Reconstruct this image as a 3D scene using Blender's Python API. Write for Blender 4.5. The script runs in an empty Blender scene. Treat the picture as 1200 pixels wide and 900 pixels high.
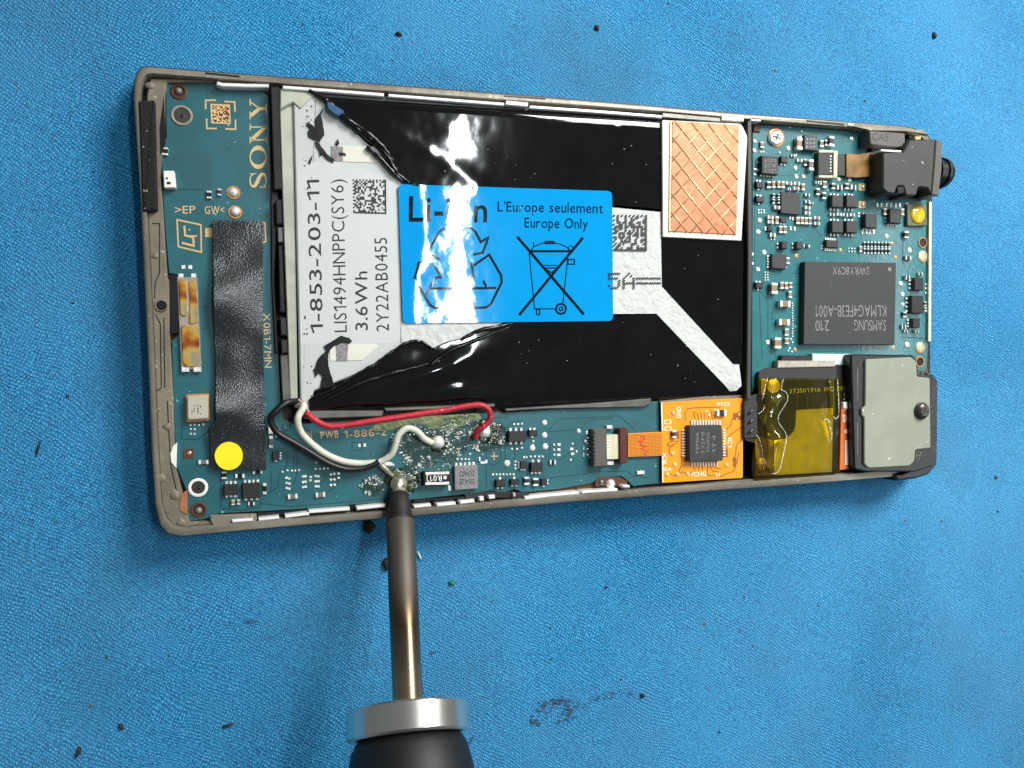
import bpy, math, random
from mathutils import Vector, noise
from mathutils.geometry import delaunay_2d_cdt, intersect_point_line
random.seed(7)
R = math.radians
SC = bpy.context.scene
COL = SC.collection
# ------------------------------------------------------------------ camera, light, exposure
F, CX, CY = 900.0, 600.0, 450.0          # focal length in photo pixels (1200 x 900)
TILT, CH = R(17.5), 110.0                # camera tilt, height over the cloth in mm
st, ct = math.sin(TILT), math.cos(TILT)
CAM = Vector((-CH*math.tan(TILT), 0, CH))
def U(px, py, z=0.0):                    # where the line of sight of a photo point meets height z (mm)
    u, v = (px-CX)/F, (CY-py)/F
    d = Vector((st+u*ct, v, -ct+u*st))
    return CAM + d*((z-CAM.z)/d.z)
def mmpx(px, py, z):                     # mm per photo pixel there
    p = U(px, py, z)-CAM
    return p.dot(Vector((st, 0, -ct)))/F
cd = bpy.data.cameras.new('camera'); cam = bpy.data.objects.new('camera', cd); COL.objects.link(cam)
cd.sensor_width = 36; cd.lens = F/1200*36; cd.clip_start = .005; cd.clip_end = 20
cam.location = CAM*.001
cam.rotation_euler = (0, -TILT, 0)
SC.camera = cam
w = bpy.data.worlds.new('World'); SC.world = w; w.use_nodes = True
w.node_tree.nodes['Background'].inputs[0].default_value = (.86, .93, 1, 1)
w.node_tree.nodes['Background'].inputs[1].default_value = .135
SC.view_settings.view_transform = 'Standard'; SC.view_settings.look = 'None'
SC.view_settings.exposure = .14; SC.view_settings.gamma = 1
def area(name, loc, target, sx, sy, power, col, along=None):
    l = bpy.data.lights.new(name, 'AREA'); l.shape = 'RECTANGLE'; l.size = sx; l.size_y = sy
    l.energy = power; l.color = col
    o = bpy.data.objects.new(name, l); COL.objects.link(o); o.location = loc
    zax = (Vector(loc)-Vector(target)).normalized()
    yax = Vector(along) if along else Vector((0, 1, 0))
    xax = yax.cross(zax).normalized(); yax = zax.cross(xax)
    from mathutils import Matrix
    m = Matrix((xax, yax, zax)).transposed().to_4x4(); m.translation = Vector(loc); o.matrix_world = m
    return o
P0 = U(540, 250, 5.8); dd = (P0-CAM).normalized(); dd.z = -dd.z
tube_loc = P0*.001 + dd*1.5
area('ceiling_tube_lamp', tube_loc, P0*.001, .036, .60, 4.9, (.93, .98, 1), (.05, 1, 0))
dl = area('near_key_light', (.19, .235, .25), (.07, -.02, 0), .16, .14, .57, (1, .985, .95)); dl.data.spread = R(92)  # added light out of view; its falloff stands in for shade at left
area('ceiling_tube_lamp', (1.3, -.2, 1.3), (0, 0, 0), .08, 1.2, 4.6, (.95, .98, 1))

# ------------------------------------------------------------------ materials
def lin(c):
    return tuple(((x/255)/12.92 if x/255 <= .04045 else ((x/255+.055)/1.055)**2.4) for x in c)
def mat(name, c, rough=.5, metal=0, coat=0, bump=0, bscale=2000, bdist=.00005, var=0, vscale=600, c2=None,
        specks=0, sscale=2500, sc=(235, 240, 235), spec=.5, alpha=1, trans=0, voro=False, rvar=0):
    m = bpy.data.materials.new(name); m.use_nodes = True
    nt = m.node_tree; N = nt.nodes; L = nt.links
    b = N['Principled BSDF']
    b.inputs['Roughness'].default_value = rough; b.inputs['Metallic'].default_value = metal
    b.inputs['Coat Weight'].default_value = coat; b.inputs['Coat Roughness'].default_value = .08
    b.inputs['Specular IOR Level'].default_value = spec
    b.inputs['Alpha'].default_value = alpha; b.inputs['Transmission Weight'].default_value = trans
    base = lin(c)+(1,)
    b.inputs['Base Color'].default_value = base
    tc = N.new('ShaderNodeTexCoord'); co = tc.outputs['Object']
    out = None
    def nz(sc_, det=4):
        n = N.new('ShaderNodeTexNoise'); n.inputs['Scale'].default_value = sc_; n.inputs['Detail'].default_value = det
        L.new(co, n.inputs['Vector']); return n
    def mix(fac, a, bb):
        x = N.new('ShaderNodeMix'); x.data_type = 'RGBA'
        L.new(fac, x.inputs[0])
        for i, v in ((6, a), (7, bb)):
            if isinstance(v, tuple): x.inputs[i].default_value = v
            else: L.new(v, x.inputs[i])
        return x.outputs[2]
    def ramp(sock, a, bb):
        r = N.new('ShaderNodeMapRange'); L.new(sock, r.inputs[0]); r.inputs[1].default_value = a; r.inputs[2].default_value = bb
        return r.outputs[0]
    cur = base
    if var or c2:
        n = nz(vscale)
        d = lin(c2)+(1,) if c2 else tuple(x*(1-var) for x in base[:3])+(1,)
        cur = mix(ramp(n.outputs[0], .38, .62), base, d)
    if specks:
        n = nz(sscale, 2)
        cur = mix(ramp(n.outputs[0], 1-specks, 1-specks+.04), cur, lin(sc)+(1,))
    if not isinstance(cur, tuple): L.new(cur, b.inputs['Base Color'])
    if rvar:
        n = nz(vscale*1.3); r = N.new('ShaderNodeMapRange'); L.new(n.outputs[0], r.inputs[0])
        r.inputs[1].default_value = .3; r.inputs[2].default_value = .7
        r.inputs[3].default_value = max(0, rough-rvar); r.inputs[4].default_value = min(1, rough+rvar)
        L.new(r.outputs[0], b.inputs['Roughness'])
    if bump:
        if voro:
            n = N.new('ShaderNodeTexVoronoi'); n.inputs['Scale'].default_value = bscale; L.new(co, n.inputs['Vector'])
        else: n = nz(bscale)
        bp = N.new('ShaderNodeBump'); bp.inputs['Strength'].default_value = bump; bp.inputs['Distance'].default_value = bdist
        L.new(n.outputs[0], bp.inputs['Height']); L.new(bp.outputs[0], b.inputs['Normal'])
        if coat: L.new(bp.outputs[0], b.inputs['Coat Normal'])
    m['b'] = 1
    return m
M = dict(
 pcb=mat('teal_solder_mask', (38, 100, 108), .36, coat=.25, var=.16, vscale=260, bump=.25, bscale=1500, specks=.285, sscale=1300, sc=(120, 190, 195)),
 pcb_r=mat('green_solder_mask', (20, 108, 114), .36, coat=.25, var=.14, vscale=300, bump=.25, bscale=1500, specks=.285, sscale=1400, sc=(120, 190, 195)),
 pcb_dark=mat('dark_solder_mask', (34, 92, 98), .4, coat=.2, var=.1),
 pcb_edge=mat('board_edge', (86, 50, 30), .7),
 trace=mat('covered_trace', (14, 62, 70), .4),
 gold=mat('gold_print', (222, 186, 128), .5, var=.12, vscale=2500),
 copper=mat('copper_pad', (214, 152, 100), .38, metal=.5, var=.1, vscale=1500),
 silver=mat('solder', (240, 242, 238), .36, metal=.45, bump=.5, bscale=2600, bdist=.0002),
 solder_old=mat('burnt_solder', (185, 178, 160), .42, metal=.6, bump=.9, bscale=1500, bdist=.0003, var=.5, vscale=1400),
 cap=mat('capacitor_body', (150, 128, 96), .55, var=.15, vscale=2500),
 cap2=mat('capacitor_grey', (120, 112, 110), .55, var=.15, vscale=2500),
 chip=mat('chip_resin', (50, 54, 53), .62, var=.12, vscale=1800, bump=.3, bscale=5000, bdist=.00002, specks=.27, sscale=2600, sc=(120, 124, 118)),
 chip_d=mat('chip_resin_dark', (33, 35, 37), .55, var=.1, bump=.3, bscale=5000, bdist=.00002),
 chip_g=mat('chip_resin_grainy', (116, 112, 116), .6, c2=(150, 146, 148), vscale=4000),
 frame=mat('grey_bezel', (140, 134, 120), .42, metal=.25, var=.3, vscale=120, bump=.5, bscale=500, bdist=.0002, specks=.31, sscale=1500, sc=(190, 188, 178)),
 frame_t=mat('bezel_ledge', (128, 120, 102), .55, var=.35, vscale=160, bump=.6, bscale=600, bdist=.0003, specks=.32, sscale=1700, sc=(180, 178, 165)),
 tray=mat('tray_metal', (46, 45, 44), .5, metal=.3, var=.4, vscale=200),
 foam=mat('black_foam', (28, 28, 26), .95, bump=.8, bscale=2500, bdist=.0003, specks=.33, sscale=1500, sc=(150, 150, 145)),
 rail=mat('polished_rail', (250, 250, 248), .3, metal=.2, bump=.3, bscale=400, bdist=.0001),
 rail_d=mat('dull_rail', (120, 120, 114), .35, metal=.6, var=.3, vscale=300),
 blk=mat('black_plastic', (24, 24, 26), .32, var=.3, vscale=300, bump=.3, bscale=900),
 blk_m=mat('matt_black_plastic', (52, 54, 53), .5, var=.12, vscale=400, specks=.26, sscale=1200, sc=(170, 175, 170)),
 grey_pl=mat('grey_plastic', (92, 88, 84), .45, var=.12, vscale=400),
 olive=mat('cell_flange', (188, 192, 174), .42, var=.25, vscale=220, bump=.3, bscale=500, bdist=.0002),
 pouch=mat('white_pouch', (194, 199, 196), .38, var=.05, vscale=150, bump=.12, bscale=350, bdist=.0003),
 paper=mat('rough_white_tape', (206, 209, 206), .6, var=.08, vscale=900, bump=.9, bscale=900, bdist=.0003),
 label_w=mat('white_label', (200, 205, 203), .45, var=.03),
 film=mat('glossy_black_film', (12, 13, 14), .055, bump=.12, bscale=500, bdist=.00003, var=.4, vscale=300, spec=.6),
 film_r=mat('torn_black_film', (14, 14, 15), .22, bump=.3, bscale=600, bdist=.0001),
 ink=mat('black_ink', (22, 24, 26), .5),
 ink_l=mat('black_ink_on_blue', (8, 24, 34), .055, spec=.6),
 blue=mat('blue_label', (0, 152, 222), .055, spec=.6, bump=.25, bscale=900, bdist=.00003, var=.03, vscale=300),
 bluef=mat('blue_film_flap', (40, 86, 124), .25, coat=.4, bump=.4, bscale=500),
 foil=mat('copper_foil', (200, 128, 90), .42, metal=.35, var=.2, vscale=700, bump=.4, bscale=1200, bdist=.0001),
 foil_r=mat('copper_ridge_lit', (250, 204, 152), .34, metal=.35),  # foil colour lightened: ridge highlights put into the colour
 backing=mat('cream_backing', (222, 221, 206), .6, var=.05, vscale=300),
 yellow=mat('yellow_sticker', (250, 236, 20), .6, var=.06, vscale=500),
 ycap=mat('yellow_button', (226, 196, 22), .2, coat=.8, bump=.3, bscale=700, trans=.1),
 orange=mat('orange_flex', (252, 158, 8), .35, coat=.3, var=.07, vscale=600, specks=.24, sscale=1600, sc=(150, 80, 10)),
 otrace=mat('brown_trace', (150, 82, 22), .4),
 white=mat('white_print', (240, 238, 228), .55),
 ivory=mat('ivory_plastic', (214, 210, 178), .5, var=.1, vscale=900),
 brown=mat('brown_latch', (84, 32, 22), .45),
 bflex=mat('brown_flex', (112, 84, 30), .35, coat=.4, c2=(160, 118, 62), vscale=350),
 red=mat('red_wire_sleeve', (186, 36, 54), .5, bump=.5, bscale=4000, bdist=.0001, var=.15, vscale=900, specks=.33, sscale=3000, sc=(230, 150, 150)),
 redink=mat('red_ink', (212, 60, 24), .5),
 blackw=mat('black_wire_sleeve', (18, 18, 19), .42, bump=.3, bscale=1500, var=.15, vscale=900),
 whitew=mat('white_wire_sleeve', (214, 216, 198), .5, bump=.3, bscale=1500, var=.12, vscale=900),
 plate=mat('grey_green_plate', (148, 156, 138), .5, metal=.1, var=.1, vscale=180, specks=.29, sscale=1100, sc=(205, 208, 196)),
 screw=mat('dark_screw', (84, 82, 76), .35, metal=.7, bump=.4, bscale=1500),
 hole=mat('bore_shade', (38, 18, 14), .7),
 ring=mat('silver_ring', (190, 182, 168), .35, metal=.6, var=.2, vscale=1500),
 fgrey=mat('dark_flex', (42, 43, 42), .42, coat=.2, var=.1, vscale=400, bump=.3, bscale=500),
 iron_b=mat('blackened_tip', (46, 44, 42), .6, metal=.4, var=.4, vscale=600, bump=.5, bscale=1200, bdist=.0002, specks=.28, sscale=900, sc=(140, 136, 128)),
 alu=mat('polished_aluminium', (222, 222, 212), .24, metal=.95, bump=.12, bscale=260, bdist=.0001),
 grip=mat('black_rubber_grip', (13, 13, 14), .55, var=.2, vscale=200, bump=.2, bscale=3000),
 flux=mat('dried_flux', (224, 232, 222), .25, coat=.6, bump=.8, bscale=1500, bdist=.0004, alpha=.85),
 resin=mat('dark_flux', (30, 44, 24), .15, coat=.8, bump=.7, bscale=1200, bdist=.0004, c2=(66, 80, 40), vscale=900),
 tin=mat('tinned_copper', (148, 150, 104), .32, metal=.35, c2=(112, 132, 96), vscale=500, bump=.5, bscale=1200, bdist=.0002),
 crumb=mat('dark_crumb', (46, 40, 34), .8, var=.4, vscale=1500),
 speck0=mat('dark_speck', (50, 48, 50), .8), speck1=mat('grey_brown_speck', (84, 84, 80), .8),
 crumb_g=mat('green_crumb', (24, 118, 84), .5),
 lint=mat('grey_lint', (62, 86, 104), .9, alpha=.42),
)
# gold iridescent contact
def iri():
    m = mat('heat_tinted_gold', (176, 112, 60), .28, metal=.7)
    N = m.node_tree.nodes; L = m.node_tree.links
    n = N.new('ShaderNodeTexNoise'); n.inputs['Scale'].default_value = 330; tc = N.new('ShaderNodeTexCoord')
    L.new(tc.outputs['Object'], n.inputs['Vector'])
    r = N.new('ShaderNodeValToRGB'); e = r.color_ramp
    e.elements[0].position = .32; e.elements[0].color = lin((128, 66, 40))+(1,)
    e.elements[1].position = .68; e.elements[1].color = lin((196, 188, 150))+(1,)
    for p, c in ((.42, (196, 112, 50)), (.5, (246, 190, 84)), (.58, (240, 208, 130))):
        x = e.elements.new(p); x.color = lin(c)+(1,)
    L.new(n.outputs[0], r.inputs[0]); L.new(r.outputs[0], N['Principled BSDF'].inputs['Base Color'])
    return m
M['iri'] = iri()
def barrel():                                   # steel barrel with heat tint along its length (object x axis, metres)
    m = mat('heat_tinted_steel', (90, 86, 78), .34, metal=.85, bump=.15, bscale=2500)
    N = m.node_tree.nodes; L = m.node_tree.links
    tc = N.new('ShaderNodeTexCoord'); sp = N.new('ShaderNodeSeparateXYZ'); L.new(tc.outputs['Generated'], sp.inputs[0])
    r = N.new('ShaderNodeValToRGB'); e = r.color_ramp
    e.elements[0].position = 0; e.elements[0].color = lin((140, 136, 122))+(1,)
    e.elements[1].position = 1; e.elements[1].color = lin((104, 100, 92))+(1,)
    for p, c in ((.12, (150, 138, 112)), (.3, (112, 104, 88)), (.45, (92, 76, 56)), (.55, (92, 82, 68)), (.7, (104, 98, 90))):
        x = e.elements.new(p); x.color = lin(c)+(1,)
    n = N.new('ShaderNodeTexNoise'); n.inputs['Scale'].default_value = 300
    L.new(tc.outputs['Object'], n.inputs['Vector'])
    a = N.new('ShaderNodeMath'); a.operation = 'MULTIPLY_ADD'; L.new(n.outputs[0], a.inputs[0]); a.inputs[1].default_value = .12
    L.new(sp.outputs['Y'], a.inputs[2]); 
    s = N.new('ShaderNodeMath'); s.operation = 'SUBTRACT'; L.new(a.outputs[0], s.inputs[0]); s.inputs[1].default_value = .06
    L.new(s.outputs[0], r.inputs[0]); L.new(r.outputs[0], N['Principled BSDF'].inputs['Base Color'])
    rr = N.new('ShaderNodeMapRange'); L.new(sp.outputs['Y'], rr.inputs[0]); rr.inputs[1].default_value = .45; rr.inputs[2].default_value = .6
    rr.inputs[3].default_value = .25; rr.inputs[4].default_value = .6; L.new(rr.outputs[0], N['Principled BSDF'].inputs['Roughness'])
    return m
M['barrel'] = barrel()
def kapton():
    m = bpy.data.materials.new('amber_polyimide_film'); m.use_nodes = True
    N = m.node_tree.nodes; L = m.node_tree.links; b = N['Principled BSDF']; out = N['Material Output']
    tr = N.new('ShaderNodeBsdfTransparent'); tr.inputs[0].default_value = (.97, .89, .2, 1)
    gl = N.new('ShaderNodeBsdfGlossy'); gl.inputs['Roughness'].default_value = .09
    tc = N.new('ShaderNodeTexCoord'); n = N.new('ShaderNodeTexNoise'); n.inputs['Scale'].default_value = 330; n.inputs['Detail'].default_value = 3
    L.new(tc.outputs['Object'], n.inputs['Vector'])
    bp = N.new('ShaderNodeBump'); bp.inputs['Strength'].default_value = .2; bp.inputs['Distance'].default_value = .0001
    L.new(n.outputs[0], bp.inputs['Height']); L.new(bp.outputs[0], gl.inputs['Normal'])
    fr = N.new('ShaderNodeFresnel'); fr.inputs[0].default_value = 1.6; L.new(bp.outputs[0], fr.inputs['Normal'])
    mx = N.new('ShaderNodeMixShader'); L.new(fr.outputs[0], mx.inputs[0]); L.new(tr.outputs[0], mx.inputs[1]); L.new(gl.outputs[0], mx.inputs[2])
    df = N.new('ShaderNodeBsdfDiffuse'); df.inputs[0].default_value = lin((150, 130, 0))+(1,)
    m2 = N.new('ShaderNodeMixShader'); m2.inputs[0].default_value = .03; L.new(mx.outputs[0], m2.inputs[1]); L.new(df.outputs[0], m2.inputs[2])
    L.new(m2.outputs[0], out.inputs[0]); N.remove(b)
    return m
M['kapton'] = kapton()
def cloth_mat():
    m = bpy.data.materials.new('blue_woven_cloth'); m.use_nodes = True
    N = m.node_tree.nodes; L = m.node_tree.links; b = N['Principled BSDF']
    b.inputs['Roughness'].default_value = .8; b.inputs['Specular IOR Level'].default_value = .25
    b.inputs['Sheen Weight'].default_value = .25; b.inputs['Sheen Tint'].default_value = (.5, .8, 1, 1)
    tc = N.new('ShaderNodeTexCoord')
    def noise_(s, d=3, vec=None):
        n = N.new('ShaderNodeTexNoise'); n.inputs['Scale'].default_value = s; n.inputs['Detail'].default_value = d
        L.new(vec or tc.outputs['Object'], n.inputs['Vector']); return n
    def math_(op, a, bb, c=None):
        x = N.new('ShaderNodeMath'); x.operation = op
        for i, v in enumerate((a, bb, c)):
            if v is None: continue
            if isinstance(v, (int, float)): x.inputs[i].default_value = v
            else: L.new(v, x.inputs[i])
        return x.outputs[0]
    def rng(s, a, c, d=0, e=1):
        x = N.new('ShaderNodeMapRange'); L.new(s, x.inputs[0])
        for i, v in enumerate((a, c, d, e)): x.inputs[i+1].default_value = v
        return x.outputs[0]
    # threads: two crossing waves, bent by a slow noise
    dn = noise_(90, 2); sub = N.new('ShaderNodeVectorMath'); sub.operation = 'SUBTRACT'; L.new(dn.outputs['Color'], sub.inputs[0]); sub.inputs[1].default_value = (.5, .5, .5)
    scl = N.new('ShaderNodeVectorMath'); scl.operation = 'SCALE'; L.new(sub.outputs[0], scl.inputs[0]); scl.inputs['Scale'].default_value = .004
    ad = N.new('ShaderNodeVectorMath'); ad.operation = 'ADD'; L.new(tc.outputs['Object'], ad.inputs[0]); L.new(scl.outputs[0], ad.inputs[1])
    def wave(rot, s):
        mp = N.new('ShaderNodeMapping'); mp.inputs['Rotation'].default_value = (0, 0, R(rot)); L.new(ad.outputs[0], mp.inputs['Vector'])
        wv = N.new('ShaderNodeTexWave'); wv.inputs['Scale'].default_value = s; wv.inputs['Distortion'].default_value = 3.4
        wv.inputs['Detail'].default_value = 2; wv.inputs['Detail Scale'].default_value = 3
        L.new(mp.outputs[0], wv.inputs['Vector']); return wv.outputs['Fac']
    w1 = wave(32, 860); w2 = wave(-58, 760)
    wv = math_('MULTIPLY', w1, w2)
    fib = noise_(3300, 4); fibc = rng(fib.outputs[0], .25, .75); wv2 = math_('ADD', math_('MULTIPLY', wv, .42), math_('ADD', math_('MULTIPLY', fibc, .36), .12))
    # worn patches lose the weave
    wear = noise_(28, 3); wearf = rng(wear.outputs[0], .35, .68, 1, .35)
    bp = N.new('ShaderNodeBump'); bp.inputs['Distance'].default_value = .0003; L.new(wearf, bp.inputs['Strength'])
    L.new(wv2, bp.inputs['Height']); L.new(bp.outputs[0], b.inputs['Normal'])
    r = N.new('ShaderNodeValToRGB'); e = r.color_ramp
    e.elements[0].position = .2; e.elements[0].color = lin((0, 72, 126))+(1,)
    e.elements[1].position = .82; e.elements[1].color = lin((106, 202, 236))+(1,)  # light thread tops and dark gaps: weave shading put into the colour
    x = e.elements.new(.45); x.color = lin((22, 138, 196))+(1,)
    L.new(wv2, r.inputs[0])
    big = noise_(22, 4); tone = rng(big.outputs[0], .3, .7, .0, .38)
    mx = N.new('ShaderNodeMix'); mx.data_type = 'RGBA'; L.new(tone, mx.inputs[0]); L.new(r.outputs[0], mx.inputs[6]); mx.inputs[7].default_value = lin((96, 162, 204))+(1,)
    # grime
    g1 = noise_(1100, 2); g2 = noise_(60, 3)
    gm = math_('MULTIPLY', rng(g1.outputs[0], .66, .72), rng(g2.outputs[0], .5, .62))
    g3 = noise_(35, 4); gs = rng(g3.outputs[0], .56, .78, 0, .55)
    gsum = math_('MAXIMUM', math_('MULTIPLY', gm, .75), gs)
    mx2 = N.new('ShaderNodeMix'); mx2.data_type = 'RGBA'; L.new(gsum, mx2.inputs[0]); L.new(mx.outputs[2], mx2.inputs[6]); mx2.inputs[7].default_value = lin((52, 92, 114))+(1,)
    L.new(mx2.outputs[2], b.inputs['Base Color'])
    return m
M['cloth'] = cloth_mat()

# ------------------------------------------------------------------ mesh helpers (all lengths in mm)
class MB:
    def __init__(s): s.v = []; s.f = []; s.m = []
    def add(s, vs, fs, mi=0):
        o = len(s.v); s.v += [Vector(v) for v in vs]; s.f += [tuple(i+o for i in f) for f in fs]; s.m += [mi]*len(fs)
    def loops(s, rings, mi=0, cap0=True, cap1=True, closed=True):
        n = len(rings[0]); vs = [p for r in rings for p in r]; fs = []
        for k in range(len(rings)-1):
            for i in range(n if closed else n-1):
                j = (i+1) % n
                fs.append((k*n+i, k*n+j, (k+1)*n+j, (k+1)*n+i))
        if cap0: fs.append(tuple(range(n-1, -1, -1)))
        if cap1: fs.append(tuple(range((len(rings)-1)*n, len(rings)*n)))
        s.add(vs, fs, mi)
    def prism(s, pts, z0, z1, mi=0, bev=0, world=False):     # pts in photo pixels, read at height z1
        w_ = [Vector(p) for p in pts] if world else [U(x, y, z1) for x, y in pts]
        a = sum(w_[i].x*w_[(i+1) % len(w_)].y-w_[(i+1) % len(w_)].x*w_[i].y for i in range(len(w_)))
        if a < 0: w_.reverse()
        lo = [Vector((p.x, p.y, z0)) for p in w_]
        if bev:
            mid = [Vector((p.x, p.y, z1-bev)) for p in w_]; top = []
            n = len(w_)
            for i in range(n):
                p0, p1, p2 = w_[i-1], w_[i], w_[(i+1) % n]
                d1 = (p1-p0).to_2d(); d2 = (p2-p1).to_2d()
                if d1.length < 1e-6 or d2.length < 1e-6: top.append(Vector((p1.x, p1.y, z1))); continue
                d1.normalize(); d2.normalize()
                n1 = Vector((-d1.y, d1.x)); n2 = Vector((-d2.y, d2.x)); q = n1+n2
                k = q.dot(n1)
                q = q/k if abs(k) > .3 else n1
                top.append(Vector((p1.x+q.x*bev, p1.y+q.y*bev, z1)))
            s.loops([lo, mid, top], mi)
        else:
            s.loops([lo, [Vector((p.x, p.y, z1)) for p in w_]], mi)
    def tube(s, pts, r, mi=0, n=10, caps=True):               # pts Vectors, r float or list
        rr = r if isinstance(r, (list, tuple)) else [r]*len(pts)
        rings = []; up = Vector((0, 0, 1))
        for i, p in enumerate(pts):
            t = (pts[min(i+1, len(pts)-1)]-pts[max(i-1, 0)]).normalized()
            a = t.cross(up)
            if a.length < 1e-3: a = t.cross(Vector((0, 1, 0)))
            a.normalize(); b_ = t.cross(a)
            rings.append([p+(a*math.cos(2*math.pi*k/n)+b_*math.sin(2*math.pi*k/n))*rr[i] for k in range(n)])
        s.loops(rings, mi, caps, caps)
    def ribbon(s, pts, wpx, z, mi=0, closed=False):           # flat line on a surface, pixels
        n = len(pts)
        L_, R_ = [], []
        for i in range(n):
            a = pts[i-1] if (i or closed) else pts[i]; c = pts[(i+1) % n] if (i < n-1 or closed) else pts[i]
            p = pts[i]
            def nn(p, q):
                dx, dy = q[0]-p[0], q[1]-p[1]; l = math.hypot(dx, dy) or 1; return (-dy/l, dx/l)
            n1 = nn(a, p) if a != p else nn(p, c); n2 = nn(p, c) if c != p else n1
            qx, qy = n1[0]+n2[0], n1[1]+n2[1]; k = qx*n1[0]+qy*n1[1]
            if k < .4: k = .4
            ww = (wpx[i] if isinstance(wpx, (list, tuple)) else wpx)/2
            L_.append(U(p[0]+qx/k*ww, p[1]+qy/k*ww, z)); R_.append(U(p[0]-qx/k*ww, p[1]-qy/k*ww, z))
        fs = [(i, (i+1) % n, n+(i+1) % n, n+i) for i in range(n if closed else n-1)]
        s.add(L_+R_, fs, mi)
    def flat(s, pts, z, mi=0):
        s.add([U(x, y, z) for x, y in pts], [tuple(range(len(pts)-1, -1, -1))], mi)
    def dome(s, x, y, rpx, z0, hh, mi=0, n=12, rings=3, wob=0):
        c = U(x, y, z0); k = mmpx(x, y, z0); R0 = rpx*k; rr = []
        wv = [1+random.uniform(-wob, wob) for _ in range(n)]
        for j in range(rings+1):
            a = j/(rings+.25)*math.pi/2
            rr.append([Vector((c.x+R0*wv[i]*math.cos(a)*math.cos(2*math.pi*i/n), c.y+R0*wv[i]*math.cos(a)*math.sin(2*math.pi*i/n), z0+hh*math.sin(a))) for i in range(n)])
        s.loops(rr, mi)
    def disc_ring(s, x, y, ro, ri, z0, z1, mi=0, n=28, mi_in=None):
        c = U(x, y, z1); k = mmpx(x, y, z1)
        def ring(r, z): return [Vector((c.x+r*k*math.cos(2*math.pi*i/n), c.y+r*k*math.sin(2*math.pi*i/n), z)) for i in range(n)]
        b = min(.12, (z1-z0)*.4)
        s.loops([ring(ro, z0), ring(ro, z1-b), ring(ro-(ro-ri)*.25, z1), ring(ri+(ro-ri)*.2, z1), ring(ri, z1-b), ring(ri, z0+.02)], mi, True, False)
        if mi_in is not None: s.add(ring(ri*1.0, z0+.03), [tuple(range(n))], mi_in)
    def build(s, name, mats, parent=None, kind=None, smooth=False, label=None, cat=None, group=None, angle=None):
        if not isinstance(mats, (list, tuple)): mats = [mats]
        lo = Vector([min(v[i] for v in s.v) for i in range(3)]); hi = Vector([max(v[i] for v in s.v) for i in range(3)])
        c = (lo+hi)/2; c.z = lo.z
        me = bpy.data.meshes.new(name); me.from_pydata([(v-c)*.001 for v in s.v], [], s.f)
        for m_ in mats: me.materials.append(m_)
        me.polygons.foreach_set('material_index', s.m)
        if smooth:
            me.polygons.foreach_set('use_smooth', [True]*len(me.polygons))
            if angle: me.set_sharp_from_angle(angle=R(angle))
        me.validate(); me.update()
        o = bpy.data.objects.new(name, me); COL.objects.link(o)
        put(o, c*.001, parent)
        if kind: o['kind'] = kind
        if label: o['label'] = label
        if cat: o['category'] = cat
        if group: o['group'] = group
        return o
WPOS = {}
def put(o, wloc, parent):
    WPOS[o.name] = Vector(wloc)
    if parent: o.parent = parent; o.location = Vector(wloc)-WPOS[parent.name]
    else: o.location = wloc
def empty(name, wloc_mm, label, cat, group=None, parent=None):
    o = bpy.data.objects.new(name, None); COL.objects.link(o); o.empty_display_size = .01
    put(o, Vector(wloc_mm)*.001, parent)
    if label: o['label'] = label
    if cat: o['category'] = cat
    if group: o['group'] = group
    return o
def rnd(pts, r, n=4):                          # round the corners of a pixel polygon
    out = []; N_ = len(pts)
    for i in range(N_):
        a, p, c = Vector(pts[i-1]), Vector(pts[i]), Vector(pts[(i+1) % N_])
        rr = r[i] if isinstance(r, (list, tuple)) else r
        if rr <= 0: out.append(tuple(p)); continue
        q1 = p+(a-p).normalized()*min(rr, (a-p).length*.45); q2 = p+(c-p).normalized()*min(rr, (c-p).length*.45)
        for k in range(n+1):
            t = k/n; out.append(tuple(q1*(1-t)**2+p*2*t*(1-t)+q2*t*t))
    return out
def rect(x0, y0, x1, y1): return [(x0, y0), (x1, y0), (x1, y1), (x0, y1)]
def rrect(cx, cy, w_, h_, rot=0):
    a = R(rot); c, s = math.cos(a), math.sin(a)
    return [(cx+x*c-y*s, cy+x*s+y*c) for x, y in ((-w_/2, -h_/2), (w_/2, -h_/2), (w_/2, h_/2), (-w_/2, h_/2))]
def circ(x, y, r, n=28): return [(x+r*math.cos(2*math.pi*i/n), y+r*math.sin(2*math.pi*i/n)) for i in range(n)]
def bil(q, u, v):
    a, b, c, d = [Vector(p) for p in q]
    return tuple(a*(1-u)*(1-v)+b*u*(1-v)+c*u*v+d*(1-u)*v)
def spline(pts, n=8):
    P_ = [Vector(p) for p in pts]; P_ = [P_[0]*2-P_[1]]+P_+[P_[-1]*2-P_[-2]]; out = []
    for i in range(1, len(P_)-2):
        for k in range(n):
            t = k/n; a, b, c, d = P_[i-1:i+3]
            out.append(.5*((2*b)+(c-a)*t+(2*a-5*b+4*c-d)*t*t+(3*b-a-3*c+d)*t**3))
    out.append(P_[-2]); return out
def inside(x, y, poly):
    c = False; j = len(poly)-1
    for i in range(len(poly)):
        xi, yi = poly[i]; xj, yj = poly[j]
        if (yi > y) != (yj > y) and x < (xj-xi)*(y-yi)/(yj-yi)+xi: c = not c
        j = i
    return c
def edge_d(x, y, poly):
    best = 1e9
    for i in range(len(poly)):
        x0, y0 = poly[i-1]; x1, y1 = poly[i]; dx, dy = x1-x0, y1-y0
        t = max(0, min(1, ((x-x0)*dx+(y-y0)*dy)/((dx*dx+dy*dy) or 1)))
        best = min(best, math.hypot(x-x0-t*dx, y-y0-t*dy))
    return best
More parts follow.
